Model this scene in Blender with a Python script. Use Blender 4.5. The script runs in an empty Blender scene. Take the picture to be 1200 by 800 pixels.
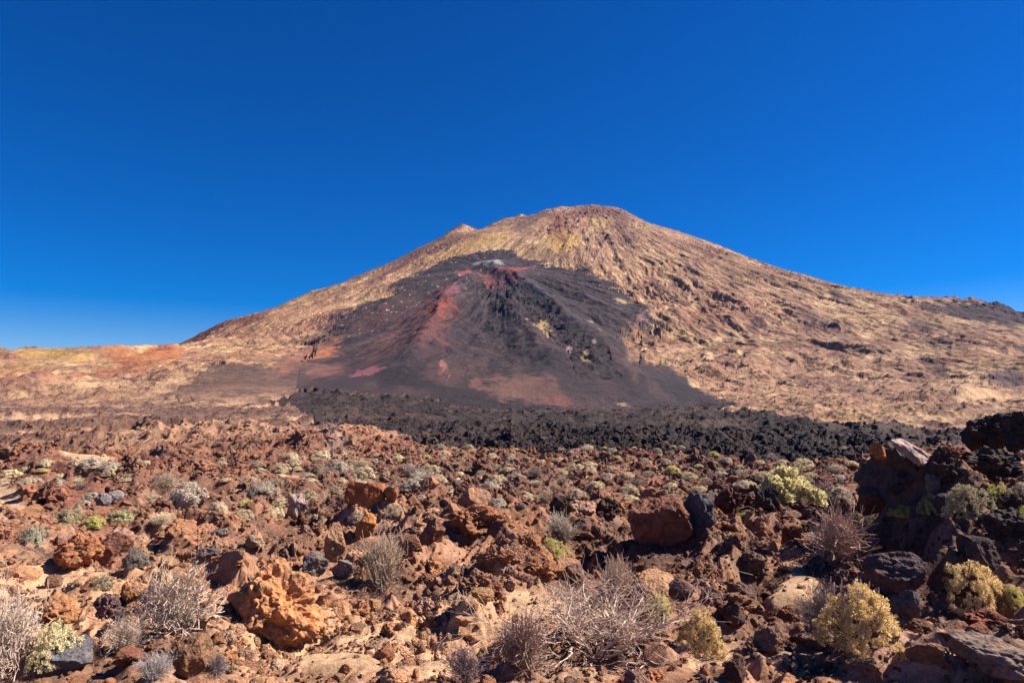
import bpy, bmesh, math, random
import numpy as np
from mathutils import Vector, noise as mn

# ------------------------------------------------------------------ camera, sky, sun, exposure
scene = bpy.context.scene
COL = scene.collection
W0, H0, F0 = 1200.0, 800.0, 800.0          # photograph frame and focal length in its pixels
EYE = 3.6
TILT = math.atan(65.0 / F0)
cam_d = bpy.data.cameras.new("camera"); cam = bpy.data.objects.new("camera", cam_d); COL.objects.link(cam)
cam_d.sensor_width = 36.0; cam_d.lens = 24.0
cam_d.clip_start = 0.1; cam_d.clip_end = 40000.0
cam.location = (0, 0, EYE)
cam.rotation_euler = (math.radians(90) + TILT, 0, 0)
scene.camera = cam

SUN_AZ, SUN_EL = math.radians(80), math.radians(43)     # azimuth clockwise from the view direction (+Y)
SUN = Vector((math.cos(SUN_EL) * math.sin(SUN_AZ), math.cos(SUN_EL) * math.cos(SUN_AZ), math.sin(SUN_EL)))
world = bpy.data.worlds.new("World"); scene.world = world; world.use_nodes = True
wn, wl = world.node_tree.nodes, world.node_tree.links
wn.clear()
sky = wn.new("ShaderNodeTexSky"); sky.sky_type = 'NISHITA'; sky.sun_disc = False
sky.sun_elevation = SUN_EL; sky.sun_rotation = SUN_AZ
sky.altitude = 2300; sky.air_density = 1.0; sky.dust_density = 1.5; sky.ozone_density = 4.0
hsv = wn.new("ShaderNodeHueSaturation"); hsv.inputs["Saturation"].default_value = 1.6
hsv.inputs["Hue"].default_value = 0.517
bg = wn.new("ShaderNodeBackground"); bg.inputs["Strength"].default_value = 0.053
wo = wn.new("ShaderNodeOutputWorld")
wl.new(sky.outputs[0], hsv.inputs["Color"]); wl.new(hsv.outputs[0], bg.inputs[0]); wl.new(bg.outputs[0], wo.inputs[0])
sun_d = bpy.data.lights.new("sun", 'SUN'); sun_d.energy = 5.0; sun_d.angle = math.radians(0.53)
sun_d.color = (1.0, 0.93, 0.82)
sun = bpy.data.objects.new("sun", sun_d); COL.objects.link(sun)
sun.rotation_euler = SUN.to_track_quat('Z', 'Y').to_euler()
sun.location = SUN * 200
vs = scene.view_settings
scene.display_settings.display_device = 'sRGB'
vs.view_transform = 'Standard'; vs.look = 'None'; vs.exposure = 1.22; vs.gamma = 1.0
vs.use_curve_mapping = False
scene.cycles.max_bounces = 4; scene.cycles.diffuse_bounces = 1; scene.cycles.glossy_bounces = 1
scene.cycles.transparent_max_bounces = 4

rng = np.random.default_rng(11)
random.seed(11)

# ------------------------------------------------------------------ numpy noise
_pt = np.random.default_rng(3).permutation(256).astype(np.int32)
_ga = np.random.default_rng(4).uniform(0, 2 * np.pi, 256)
_gx, _gy = np.cos(_ga).astype(np.float32), np.sin(_ga).astype(np.float32)
_rv = np.random.default_rng(5).random(256).astype(np.float32)
_rw = np.random.default_rng(6).random(256).astype(np.float32)

def _hash(ix, iy, s):
    return _pt[(_pt[(ix + s * 37) & 255] + iy + s * 91) & 255]

def perlin(x, y, s=0):
    x = np.asarray(x, np.float64); y = np.asarray(y, np.float64)
    fx, fy = np.floor(x), np.floor(y)
    ix, iy = fx.astype(np.int64), fy.astype(np.int64)
    dx, dy = (x - fx).astype(np.float32), (y - fy).astype(np.float32)
    u = dx * dx * dx * (dx * (dx * 6 - 15) + 10); v = dy * dy * dy * (dy * (dy * 6 - 15) + 10)
    def g(ox, oy):
        h = _hash(ix + ox, iy + oy, s)
        return _gx[h] * (dx - ox) + _gy[h] * (dy - oy)
    a, b, c, d = g(0, 0), g(1, 0), g(0, 1), g(1, 1)
    return ((a + u * (b - a)) * (1 - v) + (c + u * (d - c)) * v) * 1.5

def fbm(x, y, o=4, s=0, gain=0.5):
    r, a, f, t = 0.0, 1.0, 1.0, 0.0
    for i in range(o):
        r = r + a * perlin(x * f, y * f, s + i); t += a; a *= gain; f *= 2.03
    return r / t

def ridged(x, y, o=4, s=0, gain=0.5):
    r, a, f, t = 0.0, 1.0, 1.0, 0.0
    for i in range(o):
        r = r + a * (1 - np.abs(perlin(x * f, y * f, s + i)) * 1.7); t += a; a *= gain; f *= 2.1
    return r / t

def worley(x, y, s=0):
    """(F1, F2, random value of the nearest cell)"""
    x = np.asarray(x, np.float64); y = np.asarray(y, np.float64)
    fx, fy = np.floor(x), np.floor(y)
    ix, iy = fx.astype(np.int64), fy.astype(np.int64)
    dx, dy = (x - fx).astype(np.float32), (y - fy).astype(np.float32)
    f1 = np.full(dx.shape, 9.0, np.float32); f2 = f1.copy(); cv = np.zeros_like(f1)
    for ox in (-1, 0, 1):
        for oy in (-1, 0, 1):
            h = _hash(ix + ox, iy + oy, s)
            d = (ox + _rv[h] - dx) ** 2 + (oy + _rw[h] - dy) ** 2
            n = d < f1
            f2 = np.where(n, f1, np.minimum(f2, d)); cv = np.where(n, _rv[(h + 77) & 255], cv); f1 = np.where(n, d, f1)
    return np.sqrt(f1), np.sqrt(f2), cv

def sstep(a, b, x):
    t = np.clip((x - a) / (b - a), 0, 1)
    return t * t * (3 - 2 * t)

# ------------------------------------------------------------------ view rays (used only to find where on the terrain a thing seen in the photo stands)
_ct, _st = math.cos(TILT), math.sin(TILT)
def ray(px, py):
    a, b = (px - W0 / 2) / F0, (H0 / 2 - py) / F0
    d = np.array([a, _ct - b * _st, _st + b * _ct])
    return d / math.hypot(d[0], d[1])                # unit length in plan; d[2] = slope
def tan_el(px, py):
    return ray(px, py)[2]
def az_of(px, py):
    d = ray(px, py); return math.atan2(d[0], d[1])

# ------------------------------------------------------------------ terrain: large forms
PR = np.array([0, 3, 5, 7, 8.6, 10, 20, 40, 60, 90, 150, 250, 500, 900, 1300, 2000, 4000, 9000, 30000], float)
PZ = np.array([1.9, 1.8, 1.0, .35, .05, 0, -.5, -1.5, -2.3, -3.7, -5.2, -6.2, -7.5, -8, -2, 20, 40, -200, -900], float)
PZR = np.array([1.9, 1.8, 1.0, .35, .05, 0, -.5, -1.5, -2.3, -3.7, -6.0, -7.6, -1.0, 18, 42, 60, 60, -200, -900], float)   # to the right the foot of the slope comes nearer

D_AP = 3700.0
SIL = [(-500, 452), (-300, 436), (-100, 424), (60, 416), (130, 412), (177, 407), (213, 399), (253, 386), (293, 370), (333, 357), (367, 343), (400, 332), (425, 322), (460, 307),
       (485, 293), (510, 281), (541, 274), (559, 270), (572, 265), (585, 259), (610, 254), (635, 247), (655, 244), (687, 241), (712, 242),
       (730, 246), (750, 256), (775, 266), (812, 277), (837, 286), (862, 296), (900, 311), (915, 316), (950, 326), (982, 336), (1007, 342),
       (1050, 347), (1082, 353), (1120, 362), (1165, 372), (1200, 380), (1300, 402), (1500, 440), (1700, 455)]
APX = D_AP * (690 - 600) / F0
_sa = np.array([az_of(*p) for p in SIL]); _se = np.array([tan_el(*p) for p in SIL])
_lat = np.array([(p[0] - 690) / F0 * D_AP for p in SIL])
_zl = np.array([EYE + e * math.hypot(D_AP, D_AP * (p[0] - 600) / F0) for p, e in zip(SIL, _se)])
FRO = np.array([0, 120, 250, 500, 900, 1300, 1700, 2100, 2500, 2800, 3200], float)

def front_profile(rho, top):
    zf = np.array([top, top - 12, top - 62, top - 190, 640, 455, 290, 155, 68, 20, -40], float)
    return np.interp(rho, FRO, zf)

def hmtn(x, y):
    dx, dy = x - APX, y - D_AP
    rho = np.hypot(dx, dy) + 1e-6
    zs = np.interp(np.where(dx < 0, -rho, rho), _lat, _zl)
    zf = front_profile(rho, float(_zl.max()))
    c2 = (dy / rho) ** 2
    w = np.where(dy < 0, c2, c2 * 0.6)
    w = w * sstep(0, 250, rho)
    return zs * (1 - w) + zf * w

BUMPS = []      # (cx, cy, height, radius along u, radius along v, rotation, power)
def bumps(x, y, lst):
    z = 0.0
    for cx, cy, h, ru, rv, rot, sharp in lst:
        c, s = math.cos(rot), math.sin(rot)
        u = ((x - cx) * c + (y - cy) * s) / ru; v = (-(x - cx) * s + (y - cy) * c) / rv
        q = np.sqrt(u * u + v * v)
        z = z + h * (np.exp(-q * q * 1.4) if sharp == 0 else np.clip(1 - q, 0, 1) ** 0.9)
    return z

def smax(a, b, k):
    h = np.clip(0.5 + 0.5 * (a - b) / k, 0, 1)
    return b + (a - b) * h + k * h * (1 - h)

# red hills left of the volcano, in front of its foot
HSIL = [(-400, 430), (-120, 419), (0, 413), (40, 409), (75, 407.5), (105, 407.5), (130, 410), (150, 407.5), (168, 410), (190, 428), (215, 448), (240, 462)]
D_HL = 1900.0
_hx = np.array([(p[0] - 600) / F0 * D_HL for p in HSIL])
_hz = np.array([EYE + tan_el(*p) * math.hypot(D_HL, D_HL * (p[0] - 600) / F0) for p in HSIL])
def hhills(x, y):
    d = y - D_HL
    c = np.interp(x, _hx, _hz) - 20
    f = np.where(d < 0, np.exp(-(d / 420.0) ** 2), np.exp(-(d / 900.0) ** 2))
    return 20 + c * f - 90 * sstep(0, 1, (x - _hx[-1]) / 500)

def hbase(x, y):
    r = np.hypot(x, y)
    wr = sstep(.12, .5, x / (np.abs(y) + 1e-3)) * (y > 0)
    z = np.interp(r, PR, PZ) * (1 - wr) + np.interp(r, PR, PZR) * wr
    m = hmtn(x, y)
    z = np.where(r > 600, smax(z, np.where(r > 600, m, -999), 14.0), z)
    hl = hhills(x, y)
    z = np.where((r > 700) & (x < 0), smax(z, hl, 8.0), z)
    if BUMPS:
        z = z + bumps(x, y, BUMPS)
    return z

# bring the built skyline onto the intended one (the lateral profile is what it depends on)
_raz = np.array(_sa); _rr = np.exp(np.linspace(math.log(2200), math.log(6000), 260))
for _it in range(6):
    X = np.sin(_raz)[:, None] * _rr[None, :]; Y = np.cos(_raz)[:, None] * _rr[None, :]
    el = (hmtn(X, Y) - EYE) / _rr[None, :]
    mx = el.max(axis=1)
    _zl = _zl + (_se - mx) * 4000 * 0.6
_zl = np.asarray(_zl)

RS_FAR = np.exp(np.linspace(math.log(150), math.log(7000), 500))
RS_ALL = np.concatenate([np.exp(np.linspace(math.log(4.5), math.log(150), 1400)), RS_FAR])
def at(px, py, h=None, rs=None):
    """the terrain point seen at a photograph pixel"""
    h = h or hbase
    rs = RS_ALL if rs is None else rs
    d = ray(px, py)
    x, y = d[0] * rs, d[1] * rs
    f = h(x, y) - (EYE + d[2] * rs)
    k = np.argmax(f > 0)
    if not (f > 0).any():
        k = len(rs) - 1
        k = int(np.argmax(f))
        r = rs[k]
    else:
        k = max(k, 1)
        t = f[k - 1] / (f[k - 1] - f[k] + 1e-12); r = rs[k - 1] + t * (rs[k] - rs[k - 1])
    return np.array([d[0] * r, d[1] * r, EYE + d[2] * r])

def poly_world(pts, step=14, closed=True, rs=None):
    out = []
    n = len(pts)
    for i in range(n if closed else n - 1):
        a, b = pts[i], pts[(i + 1) % n]
        k = max(1, int(math.hypot(b[0] - a[0], b[1] - a[1]) / step))
        for j in range(k):
            t = j / k
            out.append(at(a[0] + (b[0] - a[0]) * t, a[1] + (b[1] - a[1]) * t, rs=rs)[:2])
    return np.array(out)

def inside(x, y, P):
    shp = x.shape; x = x.ravel(); y = y.ravel()
    res = np.zeros(x.shape, bool)
    bb = (x >= P[:, 0].min()) & (x <= P[:, 0].max()) & (y >= P[:, 1].min()) & (y <= P[:, 1].max())
    idx = np.nonzero(bb)[0]
    if len(idx):
        xs, ys = x[idx], y[idx]; c = np.zeros(xs.shape, bool)
        n = len(P)
        for i in range(n):
            x1, y1 = P[i]; x2, y2 = P[(i + 1) % n]
            if y1 == y2: continue
            cond = (y1 > ys) != (y2 > ys)
            c ^= cond & (xs < (x2 - x1) * (ys - y1) / (y2 - y1) + x1)
        res[idx] = c
    return res.reshape(shp)

def blob(px, py, rx, ry, rot=0.0, rs=None):
    """a patch on the ground: centre and two half-axes found from the photo, kept as a plan-view ellipse"""
    c = at(px, py, rs=rs)[:2]
    ca, sa = math.cos(rot), math.sin(rot)
    u = at(px + rx * ca, py + rx * sa, rs=rs)[:2] - c; v = at(px - ry * sa, py + ry * ca, rs=rs)[:2] - c
    M = np.linalg.inv(np.array([u, v]).T + np.eye(2) * 1e-6)
    return c, M
def blobq(b, x, y):
    c, M = b
    u = M[0, 0] * (x - c[0]) + M[0, 1] * (y - c[1]); v = M[1, 0] * (x - c[0]) + M[1, 1] * (y - c[1])
    return np.sqrt(u * u + v * v)

# ------------------------------------------------------------------ terrain: zones found from the photo
LAVA_APRON = [(596, 292), (611, 300), (639, 310), (662, 311), (688, 315), (709, 329), (730, 343), (751, 358), (768, 376), (773, 389), (752, 393), (738, 404),
              (756, 418), (772, 434), (796, 449), (828, 465), (866, 478), (910, 486), (860, 500), (760, 500), (640, 486), (560, 478), (470, 462), (396, 456), (330, 456), (346, 438), (362, 420),
              (374, 400), (392, 382), (415, 364), (450, 346), (474, 326), (513, 311), (537, 299), (570, 293)]
LAVA_PLAIN = [(386, 447), (440, 436), (560, 452), (700, 470), (830, 479), (900, 485), (975, 495), (1025, 497), (1075, 500), (1130, 504), (1200, 506), (1240, 514), (1150, 526), (1110, 534), (1000, 540), (900, 542), (800, 536),
              (700, 530), (600, 533), (520, 531), (480, 519), (430, 511), (380, 500), (345, 480), (310, 470), (340, 458)]
GREY_HILL = [(187, 461), (225, 447), (253, 438), (300, 435), (345, 440), (388, 447), (340, 464), (310, 474), (240, 474)]
SAND = [(60, 700, 75, 26, -14), (8, 594, 60, 22, 24), (625, 706, 62, 18, -6), (215, 603, 34, 8, -4), (930, 690, 36, 20, 0), (845, 780, 42, 22, -20), (505, 778, 50, 20, -10), (400, 770, 60, 16, 0),
        (10, 550, 40, 7, 4), (250, 521, 24, 3, -4), (60, 522, 34, 3, 3),
        (690, 560, 30, 4, 0), (760, 548, 26, 3, 0), (560, 560, 36, 4, 0), (330, 560, 40, 5, 0), (100, 560, 36, 5, 0), (270, 535, 30, 3, 4)]
RS_MT = RS_FAR
BUMPS0 = BUMPS
P_APRON = poly_world(LAVA_APRON, rs=np.exp(np.linspace(math.log(250), math.log(7000), 900)))
P_PLAIN = poly_world(LAVA_PLAIN, rs=np.exp(np.linspace(math.log(20), math.log(2600), 900)))
P_GREY = poly_world(GREY_HILL, rs=np.exp(np.linspace(math.log(120), math.log(3000), 700)))
B_SAND = [blob(a, b, c, d, math.radians(e)) for a, b, c, d, e in SAND]

# local bumps (world positions)
def wp(px, d):      # position at plan distance d on the azimuth of pixel column px
    a = math.atan2((px - 600) / F0, _ct); return math.sin(a) * d, math.cos(a) * d
def add_bump(px, d, h, ru, rv, rot=0.0, sharp=0):
    x, y = wp(px, d); BUMPS.append((x, y, h, ru, rv, rot, sharp))
add_bump(1190, 21.5, 2.0, 4.4, 3.0, 0.5)       # dark ridge on the right
add_bump(1120, 19.5, 0.9, 2.2, 2.0, 0.2)
add_bump(1330, 17, 1.6, 5, 4, 0.3)
add_bump(1200, 10.5, 0.55, 3.0, 1.2, -.3)
add_bump(560, 21.5, 0.95, 2.6, 1.5, 0.0)        # orange knoll with the hollow
add_bump(430, 24, 0.7, 1.8, 1.4, 0)
add_bump(-60, 23, 1.1, 3.2, 4.0, 0.4)           # sandy bank at the left edge
add_bump(150, 42, 1.2, 9, 3.5, 0.0)
add_bump(30, 60, 2.0, 14, 6, 0.1)
add_bump(330, 80, 2.4, 20, 8, -.1)
add_bump(200, 120, 4.0, 34, 13, 0.0)
add_bump(420, 105, 2.2, 16, 7, 0.0)
add_bump(60, 210, 6.0, 60, 20, 0.0)
add_bump(700, 125, 2.0, 60, 12, 0.05)           # front of the black flow
add_bump(950, 120, 2.0, 50, 12, -.05)
for px_, py_ in ((530, 652), (127, 654), (275, 652), (725, 668), (700, 640), (930, 725), (1075, 640), (415, 640), (585, 742), (300, 612), (1010, 640)):
    p_ = at(px_, py_); BUMPS.append((p_[0], p_[1], -.75, .75, .5, 0, 0))  # added dents, dug into the terrain to gather more shadow
add_bump(541, 3560, 74, 62, 200, -0.4, 1)       # small crag on the left shoulder
add_bump(660, 3560, 9, 40, 60, 0, 1); add_bump(690, 3560, 4, 70, 60, 0, 0); add_bump(610, 3560, 20, 40, 60, 0, 1)
add_bump(1165, 3300, 28, 230, 300, 0.0)         # dark ridge on the far right
add_bump(1240, 3300, 24, 260, 300, 0.0)
add_bump(1152, 3300, 16, 70, 220, 0.0)
add_bump(290, 1250, 14, 150, 220, 0.0)          # grey-brown spur at the volcano's foot
add_bump(1180, 900, 20, 70, 45, 0.1)
add_bump(1120, 560, 9, 45, 22, 0.2)
add_bump(1045, 1000, 10, 70, 40, 0.0)

def add_ridge(pts, h, w):
    P = [at(a, b, rs=RS_MT)[:2] for a, b in pts]
    RIDGES.append((np.array(P), h, w))
def ridge_height(x, y):
    z = 0.0
    for P, h, w in RIDGES:
        dm = np.full(np.shape(x), 1e9); tm = np.zeros(np.shape(x)); n_ = len(P) - 1
        for i in range(n_):
            a, b = P[i], P[i + 1]; ab = b - a; L2 = ab @ ab
            t = np.clip(((x - a[0]) * ab[0] + (y - a[1]) * ab[1]) / L2, 0, 1)
            d = np.hypot(x - a[0] - t * ab[0], y - a[1] - t * ab[1])
            n2 = d < dm; tm = np.where(n2, (i + t) / n_, tm); dm = np.where(n2, d, dm)
        ww = w * (.6 + .9 * tm)
        z = z + h * np.exp(-np.abs(dm / ww) ** 1.4) * (.55 + .45 * sstep(0, .15, tm)) * (1 - .5 * sstep(.75, 1, tm))
    return z
RIDGES = []
add_ridge([(588, 318), (612, 336), (650, 366), (700, 412), (756, 464)], 30, 50)
add_ridge([(556, 324), (532, 345), (512, 372), (496, 408), (478, 442)], 34, 56)
add_ridge([(545, 322), (505, 338), (462, 356), (418, 386)], 22, 40)
add_ridge([(583, 345), (610, 388), (640, 432), (662, 470)], 26, 50)
add_ridge([(612, 318), (680, 348), (742, 388)], 18, 60)
RIBW = poly_world([(556, 335), (580, 335), (620, 368), (660, 395), (705, 420), (730, 440), (760, 466), (700, 466), (670, 430), (640, 408), (610, 390), (585, 365)], rs=RS_MT)

VENT = at(583, 314, rs=RS_MT)[:2]
# colour patches on the volcano: (blob args, colour, strength, softness)
TAN = (0.315, 0.17, 0.098); TAN2 = (0.44, 0.27, 0.155); OCHRE = (0.36, 0.215, 0.075); BROWN = (0.115, 0.055, 0.038)
REDBR = (0.165, 0.055, 0.034); DARK = (0.040, 0.028, 0.032); ORANGE = (0.36, 0.135, 0.055); PURPLE = (0.075, 0.042, 0.05)
PATCH = [
    (880, 385, 14, 9, 50, (.11, .055, .055), .8, .8), (960, 372, 34, 11, 25, (.12, .06, .055), .75, .9), (1010, 402, 40, 9, 20, (.13, .065, .06), .75, .9), (930, 432, 40, 8, 20, (.14, .07, .06), .7, .9), (1080, 382, 34, 8, 12, (.12, .058, .058), .75, .9), (1000, 456, 50, 7, 10, (.13, .065, .06), .7, .9), (850, 420, 24, 8, 30, (.15, .075, .06), .65, .9), (800, 350, 18, 8, 40, (.13, .065, .055), .7, .9),
    (90, 436, 120, 9, -4, (.24, .09, .05), .8, .8), (150, 424, 40, 8, 8, (.30, .11, .05), .8, .7), (20, 428, 60, 8, 0, (.27, .12, .06), .6, .8), (190, 408, 30, 5, -14, (.15, .05, .032), .9, .5),
    (950, 395, 190, 60, 18, (.22, .11, .078), .5, .9), (1060, 430, 140, 40, 10, (.24, .125, .09), .5, .9), (860, 360, 70, 40, 35, (.27, .13, .08), .4, .9), (330, 385, 90, 20, -24, (.34, .17, .10), .4, .9),
    # px, py, rx, ry, rot(deg), colour, strength, soft
    (235, 392, 70, 7, -24, REDBR, .9, .5), (300, 371, 50, 5, -22, REDBR, .7, .6), (180, 414, 14, 6, 0, (.30, .09, .04), .9, .5),
    (200, 412, 30, 9, -10, (.34, .12, .05), .7, .6), (205, 419, 10, 5, 0, ORANGE, .6, .6),
    (150, 416, 60, 8, 5, (.33, .13, .055), .7, .7), (60, 418, 90, 6, 2, OCHRE, .8, .6), (20, 412, 60, 4, 0, (.25, .12, .06), .6, .7),
    (30, 442, 60, 7, 0, (.26, .1, .055), .6, .8), (110, 432, 50, 8, -10, (.26, .1, .055), .7, .8), (120, 450, 80, 7, 0, TAN2, .8, .7), (200, 447, 40, 7, -25, TAN2, .7, .7),
    (372, 416, 30, 10, -14, ORANGE, .8, .7), (340, 440, 55, 12, 8, (.22, .09, .06), .7, .7), (375, 440, 22, 10, 0, (.28, .12, .09), .6, .7),
    (396, 388, 52, 13, -36, PURPLE, .8, .8), (372, 408, 40, 9, -30, (.16, .07, .055), .8, .7), (360, 430, 60, 10, 6, (.13, .065, .055), .75, .8), (330, 450, 70, 8, 0, (.085, .05, .046), .8, .8),
    (460, 316, 45, 4, -34, (.15, .06, .06), .8, .5), (520, 276, 22, 9, -34, (.17, .09, .055), .85, .5), (536, 264, 9, 5, -20, (.07, .03, .03), .8, .5),
    (600, 272, 50, 7, -14, TAN2, .7, .7), (560, 284, 45, 6, -14, OCHRE, .8, .6), (615, 262, 22, 9, -20, (.14, .075, .055), .75, .6),
    (632, 252, 16, 6, -10, (.09, .05, .04), .7, .6), (660, 282, 22, 10, -8, OCHRE, .95, .5), (700, 260, 16, 6, 0, (.33, .2, .09), .7, .6), (652, 263, 18, 16, -55, REDBR, .6, .7),
    (700, 247, 40, 6, 0, (.15, .06, .045), .85, .6), (728, 256, 14, 12, 40, (.14, .065, .05), .8, .6), (678, 262, 12, 8, 0, (.34, .16, .11), .6, .6),
    (735, 282, 14, 10, 40, (.12, .06, .05), .6, .7), (700, 300, 30, 12, 30, (.24, .13, .09), .6, .8), (640, 298, 40, 6, 12, (.17, .1, .06), .7, .6),
    (810, 316, 14, 6, 40, (.10, .055, .045), .7, .5), (860, 330, 16, 10, 50, (.15, .08, .06), .6, .6), (890, 380, 12, 6, 60, (.08, .04, .04), .8, .4),
    (950, 375, 26, 14, 20, (.13, .065, .055), .65, .7), (985, 345, 18, 5, 18, (.10, .05, .045), .8, .5), (985, 395, 14, 16, 30, (.14, .08, .07), .5, .7), (1110, 400, 26, 9, 10, (.13, .07, .06), .5, .7),
    (1174, 370, 70, 13, 8, (.04, .017, .021), .98, .4), (1130, 364, 34, 8, 6, (.028, .013, .016), .95, .4), (1100, 362, 24, 6, 14, (.09, .045, .05), .8, .5), (1185, 436, 34, 14, 10, (.085, .045, .05), .9, .4),
    (1105, 436, 22, 9, 10, (.11, .06, .055), .6, .6), (1115, 495, 42, 8, -14, (.13, .06, .05), .8, .5), (1150, 470, 34, 6, -6, TAN2, .8, .6), (1060, 418, 28, 4, 2, TAN2, .7, .7),
    (1130, 452, 50, 7, 4, TAN2, .6, .8), (830, 345, 60, 12, 25, TAN, .5, .8), (900, 440, 90, 24, 18, (.30, .165, .1), .5, .9), (780, 430, 40, 14, 40, (.34, .21, .11), .6, .8),
]
ON_LAVA = [
    (560, 472, 170, 13, 3, (.028, .02, .021), .85, .7), (480, 448, 62, 14, 4, (.026, .018, .02), .9, .6), (455, 425, 24, 10, -30, (.028, .019, .022), .7, .7),
    (374, 414, 32, 11, -16, ORANGE, .75, .9), (368, 435, 34, 11, 0, (.27, .12, .085), .85, .8), (345, 432, 24, 9, -10, (.17, .085, .065), .8, .7), (385, 398, 22, 7, -34, (.12, .055, .05), .8, .8),
    (574, 311, 20, 4.5, 6, (.34, .31, .315), .9, .8), (545, 323, 9, 9, 30, (.27, .075, .075), .95, .4), (598, 319, 26, 4, -8, (.33, .09, .09), .95, .4), (565, 325, 8, 6, 0, (.02, .015, .018), .9, .4),
    (512, 376, 26, 30, 28, (.20, .052, .038), .95, 1.0), (592, 323, 24, 7, 4, (.24, .065, .06), .9, .8), (520, 368, 10, 16, 28, (.30, .07, .045), .8, .9), (470, 400, 60, 34, -30, (.10, .042, .042), .7, .9), (580, 330, 30, 10, 20, (.20, .06, .06), .8, .8), (522, 352, 22, 5, -16, (.19, .06, .07), .85, .5), (485, 370, 28, 4, -28, (.16, .055, .06), .7, .6),
    (500, 400, 26, 30, 25, (.14, .05, .045), .75, .9), (422, 375, 26, 4, -24, (.17, .075, .07), .7, .7), (440, 372, 50, 16, -26, (.08, .036, .036), .7, .9),
    (433, 440, 18, 4, -8, (.25, .085, .095), .9, .4), (520, 440, 8, 11, -25, (.25, .10, .075), .85, .5), (557, 451, 8, 6, 10, (.17, .07, .065), .8, .4),
    (580, 425, 44, 26, 20, (.065, .04, .042), .75, .9), (600, 455, 40, 14, 6, (.17, .085, .065), .85, .6), (640, 465, 36, 12, 12, (.12, .06, .05), .85, .5), (655, 472, 22, 6, 8, (.15, .062, .048), .85, .4),
    (615, 412, 10, 18, -35, (.11, .075, .07), .6, .7), (636, 398, 8, 15, -42, (.36, .24, .10), 1.0, .3), (619, 387, 3, 2, 0, (.4, .3, .2), 1, .3), (687, 435, 5, 7, -25, (.27, .185, .085), .9, .5),
    (667, 426, 4, 6, 0, (.25, .16, .13), .9, .4), (696, 420, 3, 3, 0, (.25, .18, .15), .9, .4), (730, 474, 12, 2, 10, (.30, .20, .11), .8, .5), (750, 399, 26, 6, 14, (.36, .22, .10), .9, .5),
    (728, 356, 9, 4, 10, (.45, .33, .2), .8, .5), (751, 378, 7, 9, 10, (.22, .12, .10), .8, .5), (693, 386, 6, 3, 0, (.3, .27, .25), .8, .4), (705, 400, 10, 4, 30, (.3, .22, .2), .5, .8),
    (600, 340, 60, 8, 35, (.06, .045, .05), .6, .8), (640, 350, 60, 14, 35, (.055, .05, .058), .6, .9), (470, 345, 60, 8, -30, (.06, .042, .045), .6, .9),
    (498, 390, 8, 10, 0, (.03, .02, .025), .6, .6), (440, 480, 40, 14, 4, (.075, .046, .04), .6, .8), (455, 474, 16, 2.5, -20, (.16, .09, .08), .8, .5),
    (520, 420, 10, 3, -10, (.4, .3, .22), .0, .5),
]
FIELD = [  # on the near and middle field
    (100, 510, 200, 18, 0, (.125, .06, .042), .8, .9), (240, 510, 90, 9, 0, (.21, .08, .046), .7, .9), (330, 514, 110, 9, 0, (.19, .075, .044), .8, .9), (430, 514, 80, 11, 6, (.20, .075, .042), .85, .8),
    (80, 480, 180, 12, 0, (.10, .052, .04), .8, .9), (290, 482, 100, 12, 0, (.095, .052, .042), .85, .9), (150, 545, 190, 26, 0, (.13, .05, .034), .85, .9), (90, 600, 120, 20, 0, (.16, .06, .04), .7, .9), (330, 560, 120, 22, 0, (.15, .072, .05), .6, .9), (380, 640, 120, 40, 0, (.24, .115, .07), .5, .9),
    (380, 494, 30, 5, 18, (.36, .27, .21), .7, .6), (480, 510, 12, 6, 0, (.26, .2, .18), .8, .5),
    (320, 720, 110, 70, 0, (.48, .25, .13), .7, .9), (440, 745, 200, 75, 0, (.54, .32, .185), .8, .9), (90, 700, 190, 70, 0, (.50, .28, .155), .75, .9), (850, 770, 120, 40, 0, (.36, .21, .14), .6, .9), (650, 700, 60, 40, 0, (.3, .17, .1), .5, .9),
    (850, 560, 330, 32, 4, (.06, .031, .026), .92, .9), (1050, 620, 240, 70, 0, (.065, .034, .028), .9, .9), (760, 640, 150, 60, 0, (.08, .042, .033), .85, .9), (520, 560, 160, 26, 0, (.11, .058, .045), .7, .9), (900, 740, 140, 50, 0, (.17, .085, .058), .7, .9),
    (740, 535, 60, 5, 8, (.16, .05, .04), .7, .7), (610, 575, 120, 14, 0, (.12, .065, .05), .5, .9), (1020, 690, 190, 60, 0, (.085, .044, .035), .85, .9), (1080, 775, 170, 36, 0, (.34, .20, .145), .85, .9), (960, 690, 70, 24, 0, (.24, .125, .08), .8, .9),
    (930, 685, 50, 20, 0, (.26, .15, .085), .7, .8),
]
PATCH = [(blob(a, b, c * (1.25 if b < 300 else 1), d * (1.6 if b < 300 else 1.1), math.radians(e), rs=RS_FAR), f, min(1, g * 1.12), h) for a, b, c, d, e, f, g, h in PATCH]
ON_LAVA = [(blob(a, b, c, d, math.radians(e), rs=RS_FAR), f, g, h) for a, b, c, d, e, f, g, h in ON_LAVA]
OVER = [(blob(a, b, c, d, math.radians(e), rs=RS_FAR), f, g, h) for a, b, c, d, e, f, g, h in [
    (352, 437, 36, 17, -24, (.075, .043, .04), .95, .9), (356, 418, 30, 12, -30, (.20, .085, .055), .8, .9), (330, 452, 50, 9, 0, (.055, .036, .034), .9, .9), (385, 436, 26, 10, -10, (.12, .055, .05), .7, .9),
    (735, 440, 20, 14, 30, (.09, .05, .042), .6, .9), (770, 462, 40, 8, 16, (.06, .038, .036), .7, .9)]]
FIELD = [(blob(a, b, c, d, math.radians(e)), f, g, h) for a, b, c, d, e, f, g, h in FIELD]

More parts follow.
